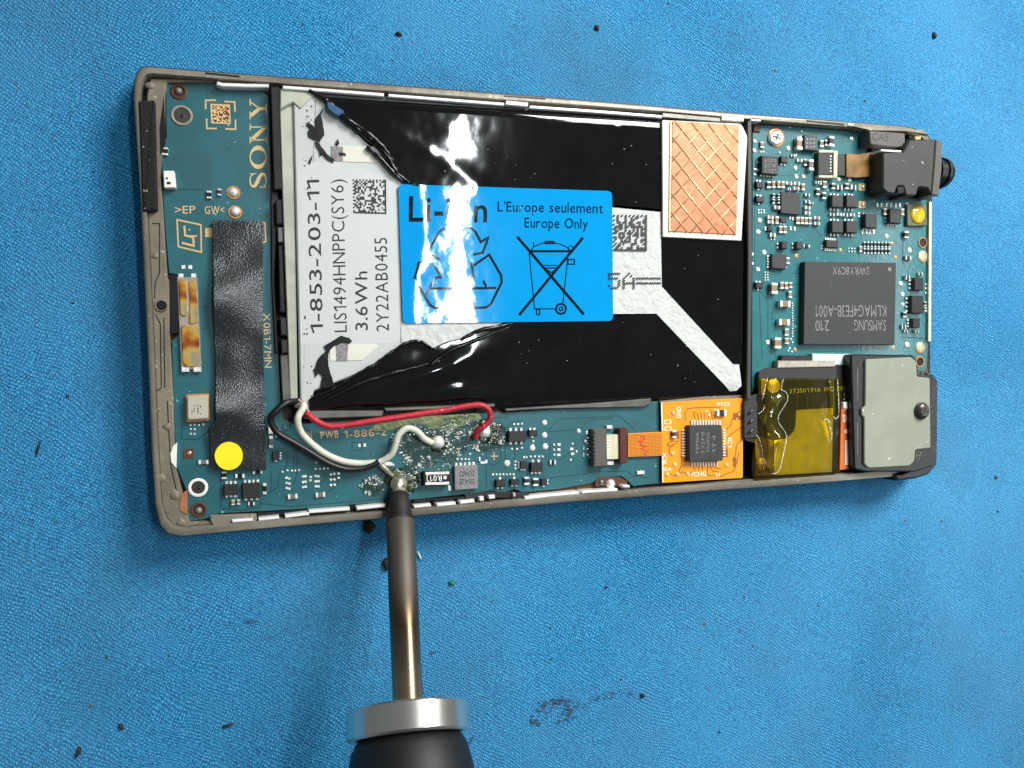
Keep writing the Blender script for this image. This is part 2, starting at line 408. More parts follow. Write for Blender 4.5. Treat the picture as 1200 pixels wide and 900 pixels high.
def dens(poly, step):
    out = []
    for i in range(len(poly)):
        a, b = poly[i], poly[(i+1) % len(poly)]; n = max(1, int(math.hypot(b[0]-a[0], b[1]-a[1])/step))
        out += [(a[0]+(b[0]-a[0])*k/n, a[1]+(b[1]-a[1])*k/n) for k in range(n)]
    return out
def sheet(name, poly, zf, m, parent, step=5, skirt=.3, zref=5.5, **kw):   # thin curved sheet with an edge
    bd = dens(poly, step); xs = [p[0] for p in bd]; ys = [p[1] for p in bd]
    pts = [Vector(p) for p in bd]
    y = min(ys)+step/2; k = 0
    while y < max(ys):
        x = min(xs)+step/2*(1+k % 2)
        while x < max(xs):
            if inside(x, y, poly) and edge_d(x, y, poly) > step*.45: pts.append(Vector((x, y)))
            x += step
        y += step*.87; k += 1
    n = len(bd)
    r = delaunay_2d_cdt(pts, [(i, (i+1) % n) for i in range(n)], [tuple(range(n))], 1, 1e-4)
    vv, ff = r[0], r[2]
    mb = MB(); W_ = []
    for p in vv:
        q = U(p.x, p.y, zref); W_.append(Vector((q.x, q.y, zf(p.x, p.y))))
    fs = []
    for f in ff:
        a, b, c = [W_[i] for i in f[:3]]
        fs.append(tuple(f) if (b-a).cross(c-a).z > 0 else tuple(reversed(f)))
    mb.add(W_, fs)
    B = [Vector((U(x, y_, zref).x, U(x, y_, zref).y, zf(x, y_))) for x, y_ in bd]
    D = [b-Vector((0, 0, skirt)) for b in B]
    mb.loops([D, B], 0, False, False)
    return mb.build(name, m, parent, smooth=True, angle=50, **kw)
_cap = None
def glyphs(s, bold=0):
    global _cap
    def mk(t):
        c = bpy.data.curves.new('t', 'FONT'); c.body = t; c.resolution_u = 3; c.offset = bold
        o = bpy.data.objects.new('t', c); COL.objects.link(o)
        bpy.context.view_layer.update()
        me = bpy.data.meshes.new_from_object(o); bpy.data.objects.remove(o); bpy.data.curves.remove(c)
        v = [x.co.copy() for x in me.vertices]; f = [tuple(p.vertices) for p in me.polygons]; bpy.data.meshes.remove(me)
        return v, f
    if _cap is None: _cap = max(v.y for v in mk('H')[0])
    return mk(s)
_gc = {}
def glyph1(c, bold):
    if (c, bold) not in _gc:
        if c == '1':
            glyphs('H', 0); w_ = (.085+2*bold); h_ = _cap
            v = [Vector(p) for p in ((.26, 0, 0), (.26+w_, 0, 0), (.26+w_, h_, 0), (.26, h_, 0), (.26, h_*.98, 0), (.26, h_*.82, 0), (.06, h_*.68, 0), (.06, h_*.82, 0))]
            _gc[(c, bold)] = (v, [(0, 1, 2, 3), (6, 5, 4, 7)])
        else: _gc[(c, bold)] = glyphs(c, bold)
    return _gc[(c, bold)]
def text_into(mb, s, A, B, hpx, z, mi=0, bold=0):
    v, f = [], []; cx_ = 0
    for chh in s:
        if chh == ' ': cx_ += .34; continue
        gv, gf = glyph1(chh, bold)
        a_ = min(p.x for p in gv); b_ = max(p.x for p in gv); o = len(v)
        v += [Vector((p.x-a_+cx_, p.y, 0)) for p in gv]; f += [tuple(i+o for i in t) for t in gf]; cx_ += b_-a_+(.11 if chh not in "-'.,()" else .09)
    x0 = min(p.x for p in v); x1 = max(p.x for p in v)
    A = Vector(A); B = Vector(B); d = B-A; up = Vector((d.y, -d.x)).normalized()
    W_ = []
    for p in v:
        q = A+d*((p.x-x0)/(x1-x0))+up*(p.y/_cap*hpx); W_.append(U(q.x, q.y, z))
    fs = []
    for t in f:
        a, b, c = W_[t[0]], W_[t[1]], W_[t[2]]
        fs.append(t if (b-a).cross(c-a).z > 0 else tuple(reversed(t)))
    mb.add(W_, fs, mi)
def text(s, A, B, hpx, z, m, parent, bold=0, name='lettering'):
    mb = MB(); text_into(mb, s, A, B, hpx, z, 0, bold); return mb.build(name, m, parent)
def matrix_code(q, n, z, m, parent, seed, name='matrix_print', dots=False, border=True):
    rg = random.Random(seed); mb = MB()
    for i in range(n):
        for j in range(n):
            on = rg.random() < .5
            if border:
                if i == n-1 or j == n-1: on = True
                elif i == 0 or j == 0: on = (i+j) % 2 == 0
            if not on: continue
            if dots:
                c = bil(q, (i+.5)/n, (j+.5)/n); mb.flat(circ(c[0], c[1], (q[1][0]-q[0][0])/n*.58, 6), z)
            else: mb.flat([bil(q, (i+a)/n, (j+b)/n) for a, b in ((0, 0), (1.01, 0), (1.01, 1.01), (0, 1.01))], z)
    return mb.build(name, m, parent)
def nz(x, y, s, seed=0): return noise.noise(Vector((x*s, y*s, seed)))

# ------------------------------------------------------------------ cloth
def hz(x, y):
    z = -.15+.5*noise.noise(Vector((x*.02, y*.02, 3)))+.3*noise.noise(Vector((x*.06, y*.05, 9)))
    for (ax, ay, bx, by, h_, w_) in ((26, 62, 16, 34, .35, 2.5), (98, -8, 92, -60, .35, 3), (-60, 20, -40, 60, .3, 4), (-75, -38, -20, -70, .3, 4), (60, -50, 100, -62, .25, 3)):
        t = max(0, min(1, ((x-ax)*(bx-ax)+(y-ay)*(by-ay))/((bx-ax)**2+(by-ay)**2)))
        d = math.hypot(x-ax-t*(bx-ax), y-ay-t*(by-ay)); z += h_*math.exp(-(d/w_)**2)*math.sin(math.pi*min(1, .15+t*.85))
    return min(z, -.02) if -52 < x < 75 and -24 < y < 46 else z
def cloth():
    mb = MB(); nx, ny = 250, 220; x0, x1, y0, y1 = -170, 330, -240, 240
    vs = [Vector((x0+(x1-x0)*i/nx, y0+(y1-y0)*j/ny, 0)) for j in range(ny+1) for i in range(nx+1)]
    for v in vs: v.z = hz(v.x, v.y)
    fs = [(j*(nx+1)+i, j*(nx+1)+i+1, (j+1)*(nx+1)+i+1, (j+1)*(nx+1)+i) for j in range(ny) for i in range(nx)]
    mb.add(vs, fs)
    return mb.build('work_cloth', M['cloth'], kind='structure', smooth=True)
cloth()

# ------------------------------------------------------------------ phone
ZF, ZB, ZC = 6.0, 4.5, 5.6        # rim, board, cell heights
phone = empty('smartphone', U(620, 350, 0)*1.0, 'opened smartphone lying on the blue cloth, back cover off, battery and teal boards exposed', 'smartphone')
OUT = [(156, 112), (157, 96), (160, 85), (166, 78.5), (174, 77.5), (227, 82), (306, 88), (430, 97), (560, 107), (700, 118), (780, 125), (870, 133), (1000, 143), (1060, 148), (1083, 153), (1091, 163),
       (1092, 235), (1091, 320), (1090, 400), (1090, 470), (1090, 540), (1080, 556), (1000, 563), (900, 571), (840, 575), (760, 582), (670, 589), (600, 595), (490, 605), (400, 612), (300, 621), (212, 629),
       (196, 626), (187, 616), (181, 590), (177, 520), (172, 400), (164, 230)]
INN = [(163, 116), (164, 104), (167, 94), (172, 87), (179, 86), (228, 90), (306, 96), (430, 105), (560, 115), (700, 125), (780, 131), (870, 139), (1000, 149), (1056, 154), (1079, 160), (1087, 168),
       (1088, 235), (1087, 320), (1086, 400), (1086, 470), (1086, 532), (1076, 548), (1000, 555), (900, 563), (840, 567), (760, 573), (670, 580), (600, 586), (490, 596), (400, 603), (300, 611), (216, 619),
       (203, 617), (194, 608), (188, 588), (184, 520), (179, 400), (171, 230)]
mb = MB(); mb.prism(OUT, .1, 3.0, 0); tray = mb.build('chassis_tray', M['tray'], phone)
mb = MB()
o_ = [U(x, y, ZF) for x, y in OUT]; i_ = [U(x, y, ZF) for x, y in INN]
def low(i): return 165 < OUT[i][1] < 545 and OUT[i][0] > 1085
def dz(L_, z): return [Vector((p.x, p.y, min(z, 3.6+z*.05) if low(i) else z)) for i, p in enumerate(L_)]
ctr = sum(o_, Vector())/len(o_)
def shr(L_, k): return [p+(Vector((ctr.x, ctr.y, p.z))-p).normalized()*k for p in L_]

# outer loop is right way round when reversed (pixel y is down)
rr = [dz(shr(o_, .3), .0), dz(o_, .6), dz(o_, ZF-.35), dz(shr(o_, .12), ZF-.1), dz(shr(o_, .3), ZF), dz(shr(i_, -.1), ZF), dz(i_, ZF-.15), dz(i_, 3.01)]
mb.loops([list(reversed(r)) for r in rr], 0, False, False)
rim = mb.build('bezel', M['frame'], phone, smooth=True, angle=40)

# side ledge on the left with channel, hole and foam
mb = MB()
led = [(172, 112), (176, 92), (250, 93), (252, 96), (196, 96), (193, 110), (193, 150), (188, 200), (191, 250), (196, 325), (199, 330), (199, 395), (203, 470), (205, 545), (214, 580), (222, 612), (240, 611), (300, 606), (302, 610), (216, 618), (204, 616), (195, 607), (189, 588), (185, 520), (180, 400), (172, 230)]
mb.prism(led, 2.9, 5.1, 0, .15); ledge = mb.build('side_ledge', M['frame_t'], phone)
mb = MB()
ch = [(178, 262), (187, 262), (187, 320), (182, 330), (181, 350)]
for c_ in (ch, [(182, 368), (188, 380), (189, 455), (184, 458)], [(192, 372), (193, 455)], [(196, 470), (200, 545), (208, 580)]): mb.ribbon(c_, 1.3, 5.115)
mb.build('channel_line', M['foam'], ledge)
mb = MB(); mb.disc_ring(189, 358, 7.5, 5.6, 5.09, 5.3, 0, mi_in=1); mb.build('screw_boss', [M['frame_t'], M['blk']], ledge, smooth=True, angle=40)  # black disc on the boss paints the shade of its hole
mb = MB(); mb.prism(rnd([(162, 118), (181, 117), (184, 246), (167, 248)], 2), 3, 6.25, 0, .2); mb.build('foam_strip', M['foam'], phone)
mb = MB(); mb.prism([(207, 519), (202, 523), (199, 532), (200, 542), (206, 549)], 4.4, 5.25, 0, .1); mb.build('white_tab', M['white'], phone)
mb = MB(); mb.prism([(212, 580), (219, 574), (220, 603), (211, 598)], 4.6, 5.2); mb.build('copper_tab', M['foil'], phone)
mb = MB(); mb.prism([(192, 113), (194, 168), (188, 182), (187, 150)], 4.8, 5.14); mb.build('gap_shade', M['blk'], phone)  # black slab stands in for the shade in a gap
mb = MB(); mb.prism([(199, 322), (207, 322), (209, 390), (200, 391)], 4.3, 5.14); mb.build('gap_shade', M['blk'], phone)  # second slab, shade of the board notch as solid black
for x, y, s in ((182, 300, 5), (186, 480, 4), (196, 500, 5), (190, 560, 6), (176, 100, 6), (205, 580, 7), (212, 612, 6)):
    mb = MB(); mb.dome(x, y, s, 5.02, .25, 0, 8, 2, .3); mb.build('glue_remnant', M['frame_t'], ledge, smooth=True)

# polished rails along the top and bottom gutters
def rail(pts, wpx, z0, z1, m, name='rail'):
    L_ = []; R_ = []
    for i, p in enumerate(pts):
        a = pts[max(i-1, 0)]; c = pts[min(i+1, len(pts)-1)]; dx, dy = c[0]-a[0], c[1]-a[1]; l = math.hypot(dx, dy)
        L_.append((p[0]-dy/l*wpx/2, p[1]+dx/l*wpx/2)); R_.append((p[0]+dy/l*wpx/2, p[1]-dx/l*wpx/2))
    mb = MB(); mb.prism(L_+R_[::-1], z0, z1, 0, .1); return mb.build(name, m, phone)
rail([(254, 97), (260, 99), (290, 100), (315, 100)], 4.5, 3, 5.7, M['rail'])
rail([(331, 102), (380, 105.5), (450, 111)], 4, 3, 5.85, M['rail'])
rail([(455, 111.5), (520, 116.5), (591, 122)], 3.6, 3, 5.85, M['rail'])
rail([(593, 120), (619, 122.5)], 5, 3, 6.1, M['rail'])
rail([(621, 125), (700, 130.5), (776, 136.5)], 3.6, 3, 5.85, M['rail'])
rail([(776, 134.5), (845, 140)], 6, 3, 5.7, M['rail_d'])
rail([(846, 138), (872, 140)], 5, 3, 6.0, M['rail'])
rail([(880, 139.5), (892, 140.5)], 4, 3, 6.0, M['rail'])
rail([(240, 85.5), (281, 89.5)], 3, 5, 6.06, M['blk'], 'bezel_slot')
rail([(590, 112.5), (640, 116)], 2.2, 5, 6.06, M['blk'], 'bezel_slot')
rail([(945, 141.5), (990, 146)], 3, 5, 6.06, M['blk'], 'bezel_slot')
rail([(994, 145.5), (1001, 146.5)], 3, 5, 6.2, M['rail'], 'bezel_clip')
rail([(331, 107), (560, 124), (776, 141)], 7, 3, 5.2, M['blk'], 'gutter')
for a, b, wd in (((272, 611), (296, 609), 3.6), ((303, 609), (327, 606.5), 3.4), ((334, 605.5), (362, 602), 3.8), ((362, 600), (410, 596.5), 3.6), ((418, 596), (452, 592.5), 4),
              ((485, 594), (505, 592), 3.6), ((512, 592), (534, 590), 3.6), ((539, 589), (556, 587), 4), ((562, 585), (567, 584), 5), ((573, 583), (580, 582), 4.5),
              ((615, 584), (640, 581), 4), ((640, 581), (679, 577.5), 3.4), ((682, 577), (724, 574), 3.2), ((730, 570), (738, 570), 3), ((602, 580), (604, 580), 4)):
    rail([a, b], wd, 3, 5.95, M['rail'], 'bottom_clip')
rail([(256, 606), (340, 601), (450, 591)], 6, 3, 4.4, M['blk'], 'gutter')
rail([(485, 587), (545, 583)], 3, 3, 5.0, M['blk'], 'gutter')
rail([(545, 583), (572, 580), (620, 581)], 7, 3, 5.2, M['tray'], 'gutter')
mb = MB(); mb.prism([(246, 604), (300, 602), (302, 612), (250, 617), (246, 610)], 4.9, 5.5, 0, .15); mb.build('corner_clip', M['frame'], phone)
rail([(741, 577), (800, 572), (868, 566), (1000, 557)], 7, 3, 5.6, M['rail_d'], 'lower_ledge')
mb = MB(); mb.prism([(773, 470), (872, 460), (872, 468), (775, 474)], 3, 4.9); mb.build('inner_ledge', M['frame_t'], phone)

# ---- lower L-shaped circuit board
BL = [(194, 92), (250, 94), (260, 103), (308, 107), (316, 114), (319, 240), (322, 330), (329, 470), (332, 492), (345, 497), (420, 493), (500, 487), (600, 483), (640, 480), (753, 476), (765, 470), (776, 470),
      (776, 566), (742, 570), (735, 563), (728, 558), (702, 560), (694, 566), (655, 573), (612, 577), (602, 573), (590, 578), (575, 575), (548, 579), (490, 585), (467, 587), (360, 596), (256, 602), (250, 607), (221, 611),
      (219, 576), (206, 545), (204, 480), (201, 400), (209, 392), (208, 322), (198, 320), (192, 250), (189, 180), (195, 160)]
mb = MB(); mb.prism(BL, 3.7, ZB, 0, .06)
board = mb.build('circuit_board', M['pcb'], phone, label='teal L-shaped circuit board on the left and lower side')
mb = MB(); mb.prism([(193, 91), (252, 93), (262, 101.5), (309, 105), (318, 113), (321, 240), (324, 330), (331, 470), (333, 490), (345, 495), (420, 491), (600, 481), (640, 478), (753, 474), (765, 467), (777, 467), (777, 567), (612, 578), (360, 598), (220, 613), (218, 577), (204, 545), (202, 480), (188, 180)], 3.3, 3.9)
mb.build('board_edge', M['pcb_edge'], board)
zt = ZB+.012
for q in ([(195, 178), (248, 178), (248, 222), (190, 221)], [(238, 345), (250, 345), (250, 430), (238, 430)], [(220, 560), (250, 560), (250, 570), (243, 583), (220, 583)], [(470, 505), (505, 530), (500, 548), (478, 550), (462, 530)]):
    mb = MB(); mb.flat(q, zt); mb.build('copper_plane', M['pcb_dark'], board)
mb = MB()                                         # covered traces: fine relief lines, joined
T = [[(325, 515), (335, 520), (336, 545), (326, 560), (326, 570), (316, 578)], [(345, 525), (349, 525), (348, 555), (345, 566)], [(345, 525), (344, 550)],
     [(381, 552), (380, 562), (373, 572)], [(396, 556), (396, 567), (389, 573), (380, 580)], [(213, 498), (213, 514), (232, 515), (243, 506)],
     [(259, 552), (259, 595), (268, 597), (285, 598), (304, 594), (306, 586)], [(307, 580), (312, 580), (318, 574), (318, 552)], [(306, 590), (340, 594), (470, 583)],
     [(544, 528), (560, 528), (570, 528), (570, 572)], [(555, 540), (580, 545), (587, 538), (587, 520)], [(500, 541), (530, 543)], [(643, 504), (655, 491), (700, 489), (725, 487), (745, 504)],
     [(643, 506), (680, 503), (690, 492), (720, 490)], [(643, 560), (680, 556), (695, 553), (735, 552), (745, 560)], [(592, 550), (592, 503), (600, 495), (612, 493)], [(603, 540), (603, 520)],
     [(645, 520), (645, 545), (642, 535)], [(655, 540), (668, 530)], [(745, 558), (760, 560)], [(570, 490), (595, 489), (594, 480)], [(236, 360), (249, 360)], [(236, 385), (249, 385)], [(192, 222), (240, 222)]]
for t in T: mb.ribbon(t, 1.0, zt+.004)
mb.build('trace_lines', M['trace'], board, kind='stuff')

# gold print
mb = MB(); mb.flat([(246.5, 121.5), (269.5, 122.5), (270.5, 145.5), (247.5, 144.5)], zt+.004); mb.build('code_field', M['gold'], board)
matrix_code([(248.5, 123.5), (268.5, 124.5), (269, 144), (249.5, 143)], 13, zt+.008, M['pcb_edge'], board, 3, border=False)
mb = MB()
for L_ in ([(253, 117.5), (241, 117.5), (241, 128)], [(263, 119), (275, 119.5), (275.5, 131)], [(242, 139), (242.5, 150.5), (254, 150.5)], [(276, 140), (276, 151.5), (264, 151)]): mb.ribbon(L_, 1.8, zt+.006)
mb.build('bracket_print', M['gold'], board)
def sony():
    mb = MB(); z = zt+.006
    def frame_(y0, y1, xl=292.5, xr=312.5):
        return lambda u, v: (xr-(xr-xl)*v+(.5-u)*0, y0+(y1-y0)*u)
    def rib(f, pts, w_): mb.ribbon([f(*p) for p in pts], w_, z)
    # S
    f = frame_(221.5, 201)
    S = [(.86, .76), (.72, .93), (.45, .97), (.2, .88), (.16, .72), (.35, .58), (.65, .44), (.85, .28), (.8, .1), (.5, .03), (.25, .06), (.12, .24)]
    S = [tuple(p) for p in spline(S, 5)]; n = len(S)
    mb.ribbon([f(*p) for p in S], [1.4+2.8*math.sin(math.pi*min(1, max(0, (i/n-.12)/.76)))**2 for i in range(n)], z)
    rib(f, [(.87, .6), (.87, .98)], 1.2); rib(f, [(.11, .4), (.11, .02)], 1.2)
    # O
    f = frame_(198, 170.5); n = 36; vo = []; vi = []
    for i in range(n):
        a = 2*math.pi*i/n; p = f(.5+.5*math.cos(a), .5+.5*math.sin(a)); q = f(.5+.31*math.cos(a), .5+.43*math.sin(a))
        vo.append(U(*p, z)); vi.append(U(*q, z))
    mb.add(vo+vi, [(i, (i+1) % n, n+(i+1) % n, n+i) for i in range(n)])
    # N
    f = frame_(168, 145)
    rib(f, [(.18, .02), (.18, .97)], 1.5); rib(f, [(.83, .03), (.83, .98)], 1.5); rib(f, [(.14, .95), (.86, .05)], 4.2)
    rib(f, [(0, .97), (.34, .97)], 1.2); rib(f, [(.02, .03), (.34, .03)], 1.2); rib(f, [(.66, .97), (1, .97)], 1.2)
    # Y
    f = frame_(140, 115.5)
    rib(f, [(.17, .96), (.52, .42)], 4.2); rib(f, [(.84, .96), (.55, .45)], 1.5); rib(f, [(.52, .5), (.52, .02)], 3.6)
    rib(f, [(0, .97), (.38, .97)], 1.2); rib(f, [(.66, .97), (1, .97)], 1.2); rib(f, [(.3, .03), (.74, .03)], 1.2)
    mb.build('serif_lettering', M['gold'], board)
sony()
text('>EP', (205, 250.5), (229, 250), 9, zt+.006, M['gold'], board, .004)
text('GW<', (240, 250.5), (263, 250.5), 9, zt+.006, M['gold'], board, .004)
text('X0B1-7MN', (308.5, 367), (310.5, 431), 8, zt+.006, M['gold'], board, 0)
text('N', (361.5, 514), (366, 513.5), 8, zt+.006, M['gold'], board, .004)
text('PWB', (376, 514), (397, 512.5), 8, zt+.006, M['gold'], board, .01)
text('1-886-2', (403, 513), (453, 510), 8, zt+.006, M['gold'], board, .01)
mb = MB()
mb.ribbon([(207.5, 257.5), (235.5, 263.5), (236, 295.5), (209, 289)], 1.8, zt+.006, closed=True)
mb.ribbon([(216, 264.5), (217, 276), (226.5, 278), (227, 288), (213, 284.5)], 2.4, zt+.007); mb.ribbon([(217.5, 276.5), (231, 276.5)], 1.6, zt+.009); mb.flat(circ(222, 269, 1.2, 8), zt+.007)
mb.build('diamond_mark', M['gold'], board)
mb = MB(); mb.prism(rnd(rect(240.5, 267, 252, 278), 1.5), ZB-.1, ZB+.04); mb.build('gold_pad', M['gold'], board)
mb = MB(); mb.ribbon([(307, 260.5), (310.5, 261), (311.5, 283), (307, 285)], 1.8, zt+.006); mb.build('bracket_print', M['gold'], board)
mb = MB(); mb.ribbon([(579, 530), (579, 539)], 1, zt+.006); mb.ribbon([(575, 534.5), (584, 534.5)], 1, zt+.006); mb.build('cross_mark', M['gold'], board)

# holes: small ones get a dark floor disc, depth shade in its colour
def hole(x, y, ro, ri, z, rm, parent, inner='hole'):
    mb = MB(); mb.disc_ring(x, y, ro, ri, z-.015, z+.16, 0, mi_in=1); mb.build('mounting_hole', [rm, M[inner]], parent, smooth=True, angle=40)
hole(213, 135, 12, 9, ZB, M['ring'], board, 'screw'); mb = MB(); mb.dome(214, 137, 4, ZB-.08, .12); mb.build('pin', M['blk'], board, smooth=True)
hole(232, 571.5, 11, 7.5, ZB, M['white'], board, 'screw'); mb = MB(); mb.dome(233, 572, 3.5, ZB-.08, .12); mb.build('pin', M['blk'], board, smooth=True)
hole(209.5, 107, 9.5, 6, ZB, M['pcb_edge'], board, 'hole'); mb = MB(); mb.dome(209.5, 107, 4.5, ZB-.1, .5); mb.build('pin', M['frame'], board, smooth=True)
hole(233, 597.5, 9, 6, ZB, M['pcb_edge'], board, 'hole'); mb = MB(); mb.dome(233, 598, 4.5, ZB-.1, .5); mb.build('pin', M['frame'], board, smooth=True)

# ---- component builders (sub-parts of a board)
def chip(x, y, w_, h_, hh=.7, m=None, t=0, b=0, l=0, r=0, rot=0, parent=None, z=ZB, pl=1.6, name='chip'):
    """centre/size of the top face in pixels; t b l r = leads per side"""
    parent = parent or rb_ref[0]; mb = MB(); z1 = z+hh
    k = mmpx(x, y, z1); c = U(x, y, z1); a = -R(rot); W2, H2 = w_*k/2, h_*k/2
    # perspective keeps px width only roughly across x: fine for small bodies
    def wp(lx, ly, zz): return Vector((c.x+lx*math.cos(a)-ly*math.sin(a), c.y+lx*math.sin(a)+ly*math.cos(a), zz))
    kx = (U(x+w_/2, y, z1).x-U(x-w_/2, y, z1).x)/2; W2 = kx
    bv = min(.08, W2*.2, H2*.2)
    pts = [wp(-W2, -H2, z1), wp(W2, -H2, z1), wp(W2, H2, z1), wp(-W2, H2, z1)]
    mb.prism(pts, z+.05, z1, 0, bv, world=True)
    P_ = pl*k
    def box_(x0, y0, x1, y1, h0, h1):
        mb.prism([wp(x0, y0, 0), wp(x1, y0, 0), wp(x1, y1, 0), wp(x0, y1, 0)], h0, h1, 1, 0, world=True)
    for n_, side in ((t, 't'), (b, 'b'), (l, 'l'), (r, 'r')):
        for i in range(n_):
            u = (i+.5)/n_*2-1
            if side in 'tb':
                ww = min(W2/n_*.55, .16); cx_ = u*W2*.94; y0 = H2 if side == 't' else -H2-P_
                box_(cx_-ww, y0, cx_+ww, y0+P_, z, z+.18)
            else:
                ww = min(H2/n_*.55, .16); cy_ = u*H2*.94; x0 = W2 if side == 'r' else -W2-P_
                box_(x0, cy_-ww, x0+P_, cy_+ww, z, z+.18)
    return mb.build(name, [m or M['chip_d'], M['silver']], parent)
def cap(x, y, w_, h_, hh=.5, m=None, rot=0, parent=None, z=ZB, name='capacitor'):
    """long axis decides where the two silver ends sit"""
    parent = parent or rb_ref[0]; mb = MB(); k = mmpx(x, y, z+hh); c = U(x, y, z+hh); a = -R(rot)
    W2, H2 = w_*k/2*1.04, h_*k/2
    def wp(lx, ly): return Vector((c.x+lx*math.cos(a)-ly*math.sin(a), c.y+lx*math.sin(a)+ly*math.cos(a), 0))
    def box_(x0, y0, x1, y1, z1, mi): mb.prism([wp(x0, y0), wp(x1, y0), wp(x1, y1), wp(x0, y1)], z, z1, mi, min(.05, (x1-x0)*.2, (y1-y0)*.2), world=True)
    if w_ >= h_:
        e = W2*.5; box_(-W2+e, -H2*.95, W2-e, H2*.95, z+hh*.93, 0); box_(-W2, -H2, -W2+e, H2, z+hh, 1); box_(W2-e, -H2, W2, H2, z+hh, 1)
    else:
        e = H2*.5; box_(-W2*.95, -H2+e, W2*.95, H2-e, z+hh*.93, 0); box_(-W2, -H2, W2, -H2+e, z+hh, 1); box_(-W2, H2-e, W2, H2, z+hh, 1)
    return mb.build(name, [m or M['cap'], M['silver']], parent)
def point(x, y, r, parent=None, m=None, z=ZB, hh=.16, name='solder_point'):
    mb = MB(); mb.dome(x, y, r, z-.01, hh, 0, 12, 3, .1); return mb.build(name, m or M['silver'], parent or rb_ref[0], smooth=True)
def pads(L_, parent, m=None, z=ZB, name='solder_pads'):
    mb = MB()
    for q in L_:
        x, y = q[:2]; w_, h_ = (q[2:] if len(q) > 2 else (2.2, 2.2))
        mb.prism(rrect(x+random.uniform(-.2, .2), y+random.uniform(-.2, .2), w_, h_, random.uniform(-8, 8)), z-.01, z+.12, 0, .03)
    return mb.build(name, m or M['silver'], parent, kind='stuff')
rb_ref = [board]

# left strip
def ring_point(x, y):
    mb = MB(); mb.disc_ring(x, y, 8, 5.5, ZB-.05, ZB+.12, 0, 24, 0); mb.build('test_pad', M['copper'], board, smooth=True, angle=40); point(x, y, 6, hh=.55)
ring_point(273.5, 225.5); ring_point(275.5, 248.5)
cap(257, 225, 4, 0+8, .4, M['chip_d'], name='resistor'); cap(245, 228, 5, 9, .4, M['blk'], name='resistor')
mb = MB(); mb.prism(rnd([(191, 200), (204, 200), (206, 220), (192, 220)], 1.5), ZB, ZB+1, 0, .1); sw = mb.build('white_switch', M['white'], board)
mb = MB(); mb.flat(rect(194, 208, 197, 210), ZB+1.02); mb.flat(rect(195.5, 213, 200, 216), ZB+1.02); mb.build('switch_mark', M['ink'], board)
cap(193, 177, 6.5, 9, .5, M['blk'])
pads([(215, 313, 4.5, 4.5), (223, 313, 4.5, 4.5), (212, 323, 6, 5), (227, 323, 6, 5)], board)
# spring contact block
mb = MB()
mb.prism([(207, 325), (231, 325), (236, 433), (212, 433)], ZB, ZB+.5, 0, .08)
mb.build('contact_block', M['ring'], board)
sp = []
for q in ([(209, 328), (218, 328), (219.5, 368), (217, 371), (211, 369)], [(221, 329), (229, 329), (232, 378), (222, 380), (222.5, 350)], [(212, 382), (232, 381), (234.5, 424), (230, 430), (217, 430), (213.5, 424)]):
    mb = MB(); mb.prism(rnd(q, 2), ZB+.4, ZB+.75, 0, .12); mb.build('spring_contact', M['iri'], board)
for x, y in ((217, 433), (231, 433)): cap(x, y, 8, 6, .6, M['silver'], name='solder_lug')
# metal can
mb = MB(); mb.prism(rnd([(217.5, 462), (245, 461), (246, 493), (218, 495)], 2), ZB, ZB+.5, 0, .05); mb.build('can_base', M['copper'], board)
mb = MB(); mb.prism(rnd([(219, 464), (243.5, 463), (244, 491), (219.5, 492.5)], 3), ZB+.3, ZB+1.2, 0, .15); mb.build('metal_can', mat('crystal_can', (208, 204, 184), .38, metal=.35, var=.06), board)
mb = MB()
for i in range(16): mb.flat(rrect(225+random.choice((0, 3, 7, 10)), 473+random.random()*12, 1.6, 1, random.uniform(0, 90)), ZB+1.215)
mb.build('can_marking', M['chip'], board, kind='stuff')
pads([(223, 498), (228, 498), (233, 498), (238, 497.5), (223.5, 503), (228, 503), (223.5, 508.5), (228, 508.5)], board)
mb = MB(); mb.prism(rect(215, 526, 227, 537.5), ZB-.01, ZB+.1, 0, .03); mb.dome(222, 531, 2.5, ZB+.08, .15, 1); mb.build('copper_window', [M['pcb_edge'], M['ring']], board)
cap(238.5, 541.7, 11, 5, .4, M['cap2'], name='resistor')
chip(270.5, 574, 16, 13, .7, M['chip_d'], t=3, b=3, pl=3); chip(294.6, 575, 21, 18, .75, M['chip_d'], t=4, b=3, pl=3)
cap(281, 558, 10, 5, .4, M['blk']); cap(262.5, 557, 5, 9, .4, M['blk']); cap(302, 553.5, 11, 4, .3, M['blk'])
cap(273, 589, 3.5, 6); cap(279.5, 588.5, 3.5, 6); cap(294.5, 590.5, 7, 4, .3, M['blk']); cap(310, 573, 4, 13, .3, M['blk'])
cap(317, 504, 5, 9, .5, M['white']); cap(317.5, 518, 4.5, 14, .4, M['cap2']); cap(325.5, 508, 5, 9, .4, M['cap2'])
chip(323.5, 534.5, 8.5, 10, .5, M['chip_d'], r=3, b=1, pl=2)
cap(343, 582, 10.5, 5.5, .4, M['cap2'], rot=-3, name='resistor'); cap(375.5, 580, 10.5, 5.5, .4, M['cap2'], rot=-3, name='resistor')
pp = [(331, 553), (337, 551.5), (342, 551.5), (346, 551.5), (350.5, 551), (370, 549.5), (375, 549.5), (380, 549), (384, 549), (370.5, 542)]
for cx_, ys in ((336, (560, 566, 572)), (339, (561, 567, 573)), (355, (558.5, 565, 571)), (358, (558, 564.5, 570.5)), (364, (559, 563)), (370, (558, 564, 570)), (373, (558, 564, 570)), (388, (556, 562, 568.5)), (392, (555.5, 562, 568)), (397, (555, 560))):
    pp += [(cx_, y, 3, 2.6) for y in ys]
pads(pp, board); pads([(421, 522, 3, 4), (427.5, 521.5, 3, 4)], board)
